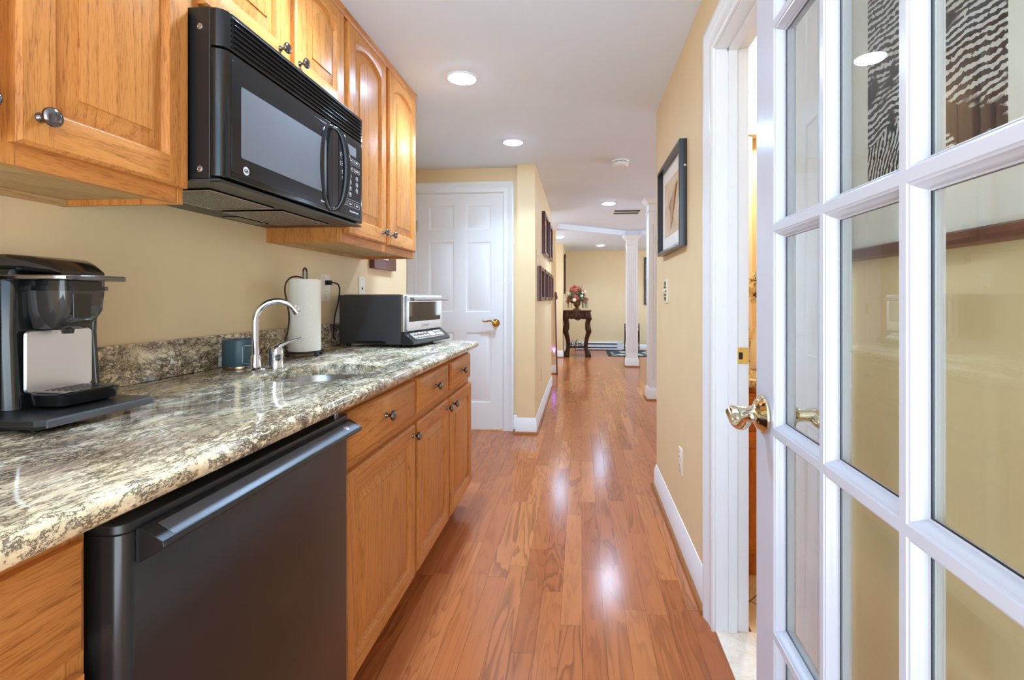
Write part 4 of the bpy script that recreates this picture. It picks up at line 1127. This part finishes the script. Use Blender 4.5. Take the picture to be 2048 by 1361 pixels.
# ------------------------------------------------------------------ pictures
def picture(base, mp, a0, a1, b0, b1, fw, dep, fmat, label, cat='picture', inner='mat', art=None, margin=0.06, bevelled=False, group=None, box=None):
    p = thing('framed_picture', base, label, cat, group)
    ring = [(a0, b0), (a0, b1), (a1, b1), (a1, b0)]
    if bevelled: prof = [(-fw, 0.004), (-fw, 0.010), (-fw * .75, 0.011), (0.0, dep), (0.0, 0.0), (-fw, 0.0)]
    else: prof = [(-fw, 0.004), (-fw, dep - 0.002), (-fw + .003, dep), (-.002, dep), (0.0, dep - 0.003), (0, 0), (-fw, 0)]
    # outward is to the left or right of travel depending on the wall; profile offsets are inward
    A = [(a0, b0), (a0, b1), (a1, b1), (a1, b0)]
    MB().sweep(A[::-1], [(o_, h_) for o_, h_ in prof], True, mp).build('frame', fmat, p)
    i = fw - 0.002
    R = lambda q, c: [mp(a0 + q, b0 + q, c), mp(a1 - q, b0 + q, c), mp(a1 - q, b1 - q, c), mp(a0 + q, b1 - q, c)]
    MB().loft([R(i, 0.001), R(i, 0.006)]).build('mat_board', inner, p)
    x0, x1, y0, y1 = box if box else (a0 + i + margin, a1 - i - margin, b0 + i + margin, b1 - i - margin)
    Q = lambda c: [mp(x0, y0, c), mp(x1, y0, c), mp(x1, y1, c), mp(x0, y1, c)]
    if art: MB().loft([Q(0.0061), Q(0.0068)]).build('print', art, p)
    return p
picture((-1.238, 2.958, 1.33), lambda a, b, c: (-1.238 + c, a, b), 2.79, 3.13, 1.328, 1.75, 0.065, 0.030, 'redwood', 'brown wood framed picture showing below the tall wall cabinet', bevelled=True, inner='mat')
pr = picture((0.462, 2.48, 1.38), lambda a, b, c: (0.462 - c, a, b), 2.180, 2.790, 1.382, 1.848, 0.018, 0.034, 'blackwood', 'black framed sketch hanging on the right wall', inner='mat', art='sketch', margin=0.075)
# the sketched hand and arm, a few brown strokes inside the sketch
ar = MB()
random.seed(4)
for j in range(16):
    pts = []; y = 2.40 + 0.016 * j * 0.5; z = 1.72 - 0.01 * (j % 5)
    for i in range(10):
        t_ = i / 9
        pts.append((0.4549, 2.36 + 0.20 * t_ + 0.012 * (j - 8) / 8 + 0.02 * math.sin(4 * t_ + j * .2), 1.74 - 0.20 * t_ - 0.05 * math.sin(3 * t_ + j * 0.12) + 0.004 * (j - 8)))
    ar.tube(pts, 0.0007, 4)
ar.build('sketch_lines', 'shoe', pr)
MB().ell((0.452, 2.172, 1.73), (0.006, 0.004, 0.006), 10, 6).build('hook', 'brass', pr)
# mahogany frames on the hall wall
hf = 'small frames on the hall wall'
HW = lambda a, b, c: (-0.385 + c, a, b)
hall = [(4.86, 5.44, 1.595, 2.020, 'dark red framed photograph, nearer one of the upper pair on the hall wall'),
        (5.62, 6.20, 1.610, 2.030, 'dark red framed photograph, farther one of the upper pair on the hall wall'),
        (4.34, 4.80, 1.128, 1.440, 'dark red framed photograph in the lower row, nearest to the wall corner'),
        (4.93, 5.36, 1.128, 1.440, 'dark red framed photograph in the lower row, second from the wall corner'),
        (5.47, 5.86, 1.126, 1.440, 'dark red framed photograph in the lower row, third from the wall corner'),
        (5.96, 6.38, 1.124, 1.440, 'dark red framed photograph in the lower row, farthest from the wall corner')]
for a0_, a1_, b0_, b1_, lb_ in hall:
    picture((-0.385, (a0_ + a1_) / 2, b0_), HW, a0_, a1_, b0_, b1_, 0.035, 0.034, 'mahog', lb_, inner='mat', art='photo', margin=0.045, group=hf)
# woodcut behind the glazed door
picture((0.462, 0.65, 1.21), lambda a, b, c: (0.462 - c, a, b), 0.450, 0.885, 1.212, 2.02, 0.018, 0.020, 'redwood', 'black and white woodcut print in a thin brown frame behind the glazed door', inner='mat', art='woodcut', box=(0.564, 0.820, 1.335, 1.95))
picture((1.40, 10.95, 1.0), lambda a, b, c: (a, 10.95 - c, b), 1.395, 1.95, 1.01, 2.05, 0.03, 0.03, 'blackwood', 'dark framed picture on the far wall, its edge beside the half hidden column', inner='photo')

# ------------------------------------------------------------------ ceiling fittings
def lamp(x, y, z, label, r=0.066):
    l = thing('recessed_light', (x, y, z), label, 'ceiling light', 'recessed ceiling lights')
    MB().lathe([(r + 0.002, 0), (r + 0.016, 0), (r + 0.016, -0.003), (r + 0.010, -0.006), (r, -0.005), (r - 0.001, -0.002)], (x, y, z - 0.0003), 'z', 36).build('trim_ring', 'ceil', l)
    MB().lathe([(0, 0), (r - 0.002, 0), (r - 0.003, -0.006), (r * 0.9, -0.009), (r * 0.6, -0.012), (0, -0.013)], (x, y, z - 0.0012), 'z', 32).build('diffuser', 'lamp', l)
    d_ = bpy.data.lights.new('lamp_beam', 'AREA'); d_.shape = 'DISK'; d_.size = 2 * r - 0.01; d_.energy = BEAM; d_.color = (0.62, 0.93, 1.30); d_.spread = math.radians(SPREAD)
    b_ = bpy.data.objects.new('lamp_beam', d_); COL.objects.link(b_); b_.parent = l; b_.location = (0, 0, -0.0165)
lamp(-0.609, 2.483, CEIL, 'recessed ceiling light nearest to the oak cabinets')
lamp(-0.490, 3.53, CEIL, 'recessed ceiling light in front of the white six panel door')
lamp(0.335, 5.905, CEIL, 'recessed ceiling light beside the ceiling vent', 0.076)
lamp(0.394, 9.80, 2.205, 'recessed ceiling light in the far room above the rug', 0.076)
lamp(-0.36, 8.43, 2.205, 'recessed ceiling light cut by the wall pilaster', 0.076)
lamp(-0.62, 1.44, CEIL, 'recessed ceiling light above the microwave')
lamp(1.9, 9.9, 2.205, 'recessed ceiling light in the far room behind the columns')
lamp(1.9, 5.6, CEIL, 'recessed ceiling light right of the columns')
sd_ = thing('smoke_detector', (0.327, 4.09, CEIL), 'round white smoke detector on the hall ceiling', 'smoke detector')
MB().lathe([(0, 0), (0.072, 0), (0.072, -0.010), (0.068, -0.012), (0.068, -0.014), (0, -0.014)], (0.327, 4.09, CEIL - 0.0003), 'z', 32).build('base', 'white', sd_)
MB().lathe([(0, -0.0142), (0.062, -0.0142), (0.062, -0.019), (0, -0.019)], (0.327, 4.09, CEIL - 0.0003), 'z', 32).build('vent_band', 'rubber', sd_)
MB().lathe([(0, -0.0191), (0.067, -0.0191), (0.065, -0.040), (0.055, -0.050), (0, -0.052)], (0.327, 4.09, CEIL - 0.0003), 'z', 32).build('cover', 'white', sd_)
for i in range(10):
    a = 2 * PI * i / 10
    MB().tube([(0.327 + .064 * math.cos(a), 4.09 + .064 * math.sin(a), CEIL - .0145), (0.327 + .064 * math.cos(a), 4.09 + .064 * math.sin(a), CEIL - .0192)], 0.004, 6).build('rib', 'white', sd_)
v = thing('ceiling_vent', (0.60, 6.49, CEIL), 'white slotted air vent in the hall ceiling', 'air vent')
MB().sweep([(0.765, 6.33), (0.765, 6.65), (0.435, 6.65), (0.435, 6.33)], [(0.0, CEIL - 0.001), (0.028, CEIL - 0.001), (0.028, CEIL - 0.004), (0, CEIL - 0.010)], True).build('frame', 'white', v)
MB().box(0.435, 0.765, 6.33, 6.65, CEIL - 0.0018, CEIL - 0.0008).build('opening', 'rubber', v)  # black sheet in place of a hole, painting the duct's shade
for i in range(1):
    y = 6.485
    MB().add([(0.436, y, CEIL - .002), (0.764, y, CEIL - .002), (0.764, y + .018, CEIL - .009), (0.436, y + .018, CEIL - .009)], [(0, 1, 2, 3)]).box(0.436, 0.764, y + .017, y + .0185, CEIL - .0095, CEIL - .002).build('slat', 'white', v)

# ------------------------------------------------------------------ far end of the hall
nl = thing('night_light', (-0.385, 7.43, 0.335), 'glowing violet night light plugged in at the end of the hall wall', 'night light')
MB().box(-0.418, -0.385, 7.412, 7.4299, 0.285, 0.365).build('housing', 'outlet', nl, bevel=0.004)
MB().ell((-0.402, 7.408, 0.365), (0.013, 0.013, 0.026), 12, 8).build('bulb', 'violet', nl)
st = thing('walking_stick', (-0.365, 7.20, 0.0), 'dark red wooden stick leaning at the end of the hall wall', 'stick')
MB().tube([(-0.352, 7.30, 0.002), (-0.365, 7.34, 0.5), (-0.378, 7.38, 1.0), (-0.383, 7.40, 1.17)], [0.012, 0.011, 0.011, 0.010], 10).build('shaft', 'mahog', st)
MB().ell((-0.376, 7.385, 1.20), (0.022, 0.014, 0.05), 10, 8).ell((-0.362, 7.38, 1.165), (0.016, 0.012, 0.035), 10, 8).build('handle', 'redwood', st)

# carved console table against the left wall of the far room
ct = thing('console_table', (-0.07, 9.83, 0), 'carved dark walnut console table with curved legs at the end of the hall', 'table')
tp = [(-0.335, 9.62), (-0.30, 9.60), (-0.2, 9.585), (-0.07, 9.565), (0.06, 9.585), (0.16, 9.60), (0.205, 9.63), (0.215, 9.72), (0.205, 10.02), (-0.335, 10.02)]
MB().prism(tp, 0.885, 0.915).build('top', 'walnut', ct, bevel=0.006)
apr = MB()
fr_ = []
for i in range(17):
    t_ = i / 16; x = -0.27 + 0.42 * t_
    fr_.append((x, 9.615 - 0.025 * math.sin(PI * t_), 0.885, 0.78 - 0.055 * math.sin(PI * t_) + 0.012 * math.cos(6 * PI * t_)))
apr.loft([[(x, y, z1), (x, y, z0), (x, y + 0.03, z0), (x, y + 0.03, z1)] for x, y, z1, z0 in fr_])
apr.box(0.14, 0.17, 9.64, 10.0, 0.79, 0.885).box(-0.30, -0.27, 9.64, 10.0, 0.79, 0.885)
apr.ell((-0.06, 9.588, 0.79), (0.05, 0.012, 0.045), 12, 8)
for s_ in (-1, 1): apr.ell((-0.06 + s_ * 0.11, 9.597, 0.80), (0.035, 0.012, 0.025), 10, 6)
apr.build('apron', 'walnut', ct)
def leg(x, y, s_, sy):
    pts = []; rr = []
    for z, dx, r in ((0.885, 0.0, 0.045), (0.80, 0.010, 0.05), (0.74, 0.022, 0.050), (0.70, 0.012, 0.036), (0.64, 0.002, 0.040), (0.55, 0.010, 0.046), (0.49, 0.024, 0.042), (0.44, 0.010, 0.032), (0.34, -0.018, 0.030), (0.24, -0.032, 0.030), (0.15, -0.026, 0.030), (0.08, -0.010, 0.034), (0.045, 0.006, 0.044), (0.015, 0.014, 0.048), (0.0, 0.014, 0.044)):
        pts.append((x + s_ * dx, y + sy * dx * 0.5, z)); rr.append(r * 1.28)
    return MB().tube(pts, rr, 12)
for x, y, s_, sy in ((-0.275, 9.66, -1, -1), (0.135, 9.66, 1, -1), (-0.275, 9.97, -1, 1), (0.135, 9.97, 1, 1)):
    l_ = leg(x, y, s_, sy).build('leg', 'walnut', ct, angle=60)
    MB().ell((x + s_ * .026, y + sy * .03, 0.745), (0.026, 0.02, 0.05), 8, 6).ell((x + s_ * .03, y + sy * .02, 0.49), (0.024, 0.02, 0.035), 8, 6).build('carving', 'walnut', l_)
MB().prism([(-0.26, 9.68), (0.12, 9.68), (0.12, 9.96), (-0.26, 9.96)], 0.165, 0.19).build('shelf', 'walnut', ct, bevel=0.004)
# silver tea things on its shelf
ts = 'silver tea things on the low shelf of the console table'
tray = thing('serving_tray', (-0.07, 9.82, 0.1905), 'oval silver tray on the low shelf of the console table', 'tray')
MB().loft([[(-0.07 + a * math.cos(q), 9.82 + b_ * math.sin(q), z) for q in [2 * PI * i / 28 for i in range(28)]] for a, b_, z in ((0.14, 0.09, 0.1906), (0.16, 0.11, 0.193), (0.17, 0.12, 0.203), (0.165, 0.115, 0.204), (0.155, 0.105, 0.195))]).build('dish', 'steel', tray)
for i, (x, y, s_, nm, lb_) in enumerate(((-0.165, 9.80, 0.8, 'teapot', 'silver teapot leftmost on the tray under the console table'), (-0.07, 9.84, 1.0, 'coffee_pot', 'tall silver coffee pot in the middle of the tray under the console table'), (0.03, 9.80, 0.7, 'sugar_bowl', 'small silver bowl rightmost on the tray under the console table'))):
    q_ = thing(nm, (x, y, 0.196), lb_, nm.replace('_', ' '), ts)
    MB().lathe([(0, 0), (0.030 * s_, 0), (0.022 * s_, 0.012 * s_), (0.040 * s_, 0.035 * s_), (0.044 * s_, 0.06 * s_), (0.030 * s_, 0.09 * s_), (0.026 * s_, 0.10 * s_), (0, 0.10 * s_)], (x, y, 0.196), 'z', 16).build('body', 'steel', q_)
    MB().lathe([(0.028 * s_, 0.1 * s_), (0.02 * s_, 0.115 * s_), (0.006 * s_, 0.122 * s_), (0.008 * s_, 0.135 * s_), (0, 0.14 * s_)], (x, y, 0.196), 'z', 12).build('lid', 'steel', q_)
    MB().tube([(x + 0.04 * s_, y, 0.196 + .05 * s_), (x + 0.065 * s_, y, 0.196 + .065 * s_), (x + 0.08 * s_, y, 0.196 + .10 * s_)], [0.009 * s_, 0.007 * s_, 0.005 * s_], 8).build('spout', 'steel', q_)
    MB().tube([(x - 0.035 * s_, y, 0.196 + .085 * s_), (x - 0.065 * s_, y, 0.196 + .09 * s_), (x - 0.07 * s_, y, 0.196 + .055 * s_), (x - 0.04 * s_, y, 0.196 + .04 * s_)], 0.004 * s_, 8).build('handle', 'steel', q_)
# urn with silk flowers
ux, uy = -0.075, 9.80
fl = thing('flower_arrangement', (ux, uy, 0.9155), 'bronze urn of coral and cream silk flowers on the console table', 'flowers')
MB().lathe([(0, 0), (0.085, 0), (0.085, 0.012), (0.07, 0.022), (0.045, 0.032), (0.03, 0.05), (0.032, 0.06), (0.055, 0.08), (0.072, 0.12), (0.082, 0.19), (0.09, 0.205), (0.078, 0.205), (0, 0.19)], (ux, uy, 0.9155), 'z', 24).build('urn', 'bronze', fl)
random.seed(11)
lv = MB()
def leaf(mb, p, d, L, wd):
    d = Vector(d).normalized(); sdv = d.orthogonal().normalized(); sdv.rotate(__import__('mathutils').Quaternion(d, random.uniform(0, 6.28))); nn = d.cross(sdv)
    p = Vector(p)
    a = [p, p + d * L * .3 + sdv * wd + nn * wd * .3, p + d * L * .65 + sdv * wd * .8 + nn * wd * .2, p + d * L, p + d * L * .65 - sdv * wd * .8 + nn * wd * .2, p + d * L * .3 - sdv * wd + nn * wd * .3]
    b_ = [q - nn * 0.002 for q in a]
    mb.loft([a, b_])
for i in range(150):
    q = random.uniform(0, 2 * PI); e_ = random.uniform(-0.5, 1.3)
    d_ = Vector((math.cos(q) * math.cos(e_) * 1.1, math.sin(q) * math.cos(e_) * .8, math.sin(e_)))
    s0 = Vector((ux, uy, 1.16)) + d_ * random.uniform(0.03, 0.15)
    leaf(lv, s0, d_ + Vector((0, 0, -0.3)), random.uniform(0.05, 0.10), random.uniform(0.010, 0.020))
for i in range(22):     # trailing stems
    q = random.uniform(-0.7, 0.9) if i < 15 else random.uniform(2.4, 3.9); r_ = random.uniform(0.10, 0.22); ln_ = random.uniform(0.12, 0.24)
    x, y = ux + r_ * math.cos(q), uy + r_ * math.sin(q) * .6
    lv.tube([(ux + .05 * math.cos(q), uy, 1.15), (ux + r_ * .7 * math.cos(q), y, 1.17), (x, y, 1.12), (x + .01, y, max(1.12 - ln_, 0.95))], [0.004, 0.005, 0.006, 0.003], 5)
for i in range(14):
    q = random.uniform(0, 2 * PI); x, y = ux + 0.11 * math.cos(q), uy + .07 * math.sin(q)
    lv.tube([(ux, uy, 1.15), (ux + (x - ux) * .6, y, 1.28), (x, y, 1.36 + 0.08 * random.random())], 0.003, 5)
o_ = lv.build('foliage', 'leaf', fl); o_['kind'] = 'stuff'
for i in range(40):
    q = random.uniform(0, 2 * PI); e_ = random.uniform(-0.45, 1.35); r_ = random.uniform(0.13, 0.21)
    p = Vector((ux + r_ * math.cos(q) * math.cos(e_) * 1.15, uy + r_ * math.sin(q) * math.cos(e_) * .8, 1.16 + r_ * 1.15 * math.sin(e_)))
    b_ = MB(); n_ = 5; s_ = random.uniform(0.022, 0.036)
    for j in range(n_):
        a = 2 * PI * j / n_
        b_.ell(p + Vector((math.cos(a) * s_ * .6, -0.004, math.sin(a) * s_ * .6)), (s_ * .62, s_ * .28, s_ * .5), 7, 5)
    b_.ell(p + Vector((0, -s_ * .3, 0)), (s_ * .3, s_ * .3, s_ * .3), 6, 4)
    b_.build('blossom', 'cream' if i % 4 == 0 else 'petal', fl)
# mirror above it, glimpsed edge on
wm = thing('wall_mirror', (-0.347, 10.35, 1.24), 'tall mirror in a dark carved frame above the console table', 'mirror')
mpm = lambda a, b, c: (-0.347 + c, a, b)
MB().sweep([(10.05, 1.24), (10.05, 2.02), (10.70, 2.02), (10.70, 1.24)][::-1], [(-0.07, 0.003), (-0.07, 0.012), (-0.05, 0.022), (-0.02, 0.030), (0, 0.022), (0, 0), (-0.07, 0)], True, mpm).build('frame', 'walnut', wm)
MB().loft([[mpm(10.115, 1.305, c), mpm(10.635, 1.305, c), mpm(10.635, 1.955, c), mpm(10.115, 1.955, c)] for c in (0.001, 0.005)]).build('mirror_glass', 'mirror', wm)
cr = MB()
for i in range(7): cr.ell((-0.328, 10.15 + .075 * i, 2.03 + 0.03 * math.sin(PI * i / 6)), (0.02, 0.035, 0.03), 8, 6)
cr.build('carving', 'walnut', wm)
# heater, rug, folded stand
ht = thing('baseboard_heater', (0.45, 10.95, 0.02), 'long white electric baseboard heater on the far wall', 'heater')
MB().prism([(10.9485, 0.02), (10.9485, 0.185), (10.935, 0.185), (10.880, 0.165), (10.880, 0.155), (10.93, 0.150), (10.93, 0.055), (10.885, 0.05), (10.885, 0.02)], -0.10, 0.80, lambda p, q, h: (h, p, q)).build('casing', 'heater', ht)
MB().box(-0.09, 0.795, 10.883, 10.929, 0.128, 0.1495).build('air_slot', 'rubber', ht)
MB().box(-0.09, 0.795, 10.884, 10.929, 0.056, 0.070).build('air_slot', 'rubber', ht)
MB().box(-0.095, 0.80, 10.880, 10.929, 0.0705, 0.1275).build('front_plate', 'heater', ht, bevel=0.003)
MB().box(0.80, 0.91, 10.880, 10.9485, 0.015, 0.187).build('end_box', 'heater', ht, bevel=0.003)
rg = thing('rug', (1.4, 10.3, 0), 'floral rug with a dark border behind the free standing column', 'rug')
MB().prism(rrect(0.55, 2.3, 9.78, 10.85, 0.05), 0.0005, 0.010).build('border', 'rugedge', rg)
MB().prism(rrect(0.63, 2.22, 9.86, 10.77, 0.03), 0.0101, 0.012).build('field', 'rug', rg)
fs = thing('folding_stand', (1.1, 10.55, 0.012), 'dark folded stand leaning behind the free standing column', 'stand')
for x in (0.945, 1.245):
    MB().tube([(x - .02, 10.50, 0.027), (x, 10.60, 0.30), (x + .01, 10.72, 0.60)], 0.012, 8).build('side_rail', 'walnut', fs)
MB().box(0.955, 1.235, 10.585, 10.60, 0.20, 0.46).build('panel', 'walnut', fs)
for z, y in ((0.10, 10.53), (0.52, 10.685)): MB().tube([(0.94, y, z), (1.25, y, z)], 0.008, 8).build('cross_bar', 'walnut', fs)

# ------------------------------------------------------------------ inside the bathroom
vn = thing('bathroom_cabinet', (0.95, 2.36, 0), 'oak bathroom vanity cabinet glimpsed through the doorway', 'cabinet')
MB().box(0.60, 1.60, 2.09, 2.655, 0.007, 0.785).build('carcass', 'oz', vn)
panel_door(MB(), 0.63, 1.02, 0.10, 0.60, FYn(2.0895), st=0.05).build('door', ['oz', 'ox'], vn)
slab_front(MB(), 0.63, 1.02, 0.63, 0.76, FYn(2.0895)).build('drawer', 'ox', vn)
vt = thing('stone_top', (0.95, 2.36, 0.785), 'brown speckled granite top of the bathroom vanity', 'countertop')
MB().box(0.585, 1.62, 2.045, 2.657, 0.786, 0.820).build('slab', 'granite', vt, bevel=0.008)
MB().box(0.585, 1.62, 2.635, 2.657, 0.8202, 0.940).build('backsplash', 'granite', vt)
mc = thing('medicine_cabinet', (0.95, 2.60, 0.98), 'white framed bathroom wall cabinet above the vanity', 'cabinet')
MB().box(0.62, 0.877, 2.59, 2.655, 0.975, 1.98).build('body', 'white', mc, bevel=0.004)
MB().box(0.60, 0.99, 2.575, 2.656, 1.985, 2.03).build('cornice', 'white', mc, bevel=0.004)
MB().lathe([(0, 0), (0.006, 0), (0.005, 0.010), (0.012, 0.014), (0.012, 0.022), (0, 0.026)], (0.846, 2.59, 0.99), '-y', 14).build('knob', 'brass', mc)
wl = thing('wall_sconce', (0.90, 2.6, 2.05), 'lit glass bathroom wall lamp above the vanity', 'wall lamp')
MB().lathe([(0.028, 0), (0.045, 0.02), (0.055, 0.07), (0.058, 0.13), (0.054, 0.13), (0.05, 0.07), (0.03, 0.006)], (0.885, 2.56, 2.045), 'z', 20).build('shade', 'shade', wl)
MB().tube([(0.885, 2.656, 2.19), (0.885, 2.60, 2.20), (0.885, 2.56, 2.19), (0.885, 2.56, 2.175)], 0.008, 10).lathe([(0, 0), (0.04, 0), (0.035, 0.012), (0, 0.015)], (0.885, 2.657, 2.19), '-y', 16).build('bracket', 'gold', wl)
bl = bpy.data.lights.new('sconce_bulb', 'POINT'); bl.energy = 15; bl.color = (1.0, 0.86, 0.62); bl.shadow_soft_size = 0.05
bo = bpy.data.objects.new('sconce_bulb', bl); COL.objects.link(bo); bo.parent = wl; bo.location = (0.0, -0.12, 0.05)
fv = thing('flower_vase', (0.80, 2.36, 0.8205), 'white bathroom vase with large cream flowers', 'flowers')
MB().lathe([(0, 0), (0.035, 0), (0.045, 0.05), (0.035, 0.12), (0.022, 0.17), (0.026, 0.19), (0.020, 0.19), (0, 0.16)], (0.83, 2.36, 0.8205), 'z', 18).build('vase', 'white', fv)
st_ = MB().tube([(0.83, 2.36, 0.99), (0.815, 2.33, 1.13), (0.80, 2.31, 1.24)], 0.005, 7).tube([(0.83, 2.36, 0.99), (0.82, 2.33, 1.08), (0.795, 2.31, 1.17)], 0.005, 7).build('stems', 'leaf', fv)
random.seed(3)
for cx_, cz_ in ((0.797, 1.235), (0.790, 1.165)):
    b_ = MB()
    for j in range(9):
        a = 2 * PI * j / 9 + 0.2
        cen = Vector((cx_, 2.30, cz_)); d_ = Vector((math.cos(a), -0.35, math.sin(a)))
        leaf(b_, cen, d_, 0.055, 0.016)
    b_.build('bloom', 'cream', fv)
    MB().ell((cx_, 2.292, cz_), (0.012, 0.008, 0.012), 8, 6).build('flower_centre', 'redwood', fv)
bm_ = thing('bath_mat', (0.90, 1.62, 0.006), 'shaggy brown bath mat edge on the bathroom tile', 'mat')
random.seed(8)
o_ = MB(); n = 64
ol = []
for i in range(n):
    a = 2 * PI * i / n; r_ = 0.20 + random.uniform(-0.006, 0.006)
    ol.append((0.865 + r_ * math.cos(a), 1.87 + 0.75 * r_ * math.sin(a)))
o_.loft([[(x, y, 0.0065) for x, y in ol], [(x, y, 0.020) for x, y in inset(ol, -0.002)], [(x, y, 0.028) for x, y in inset(ol, 0.015)]])
o_.build('pile', 'brownfur', bm_)
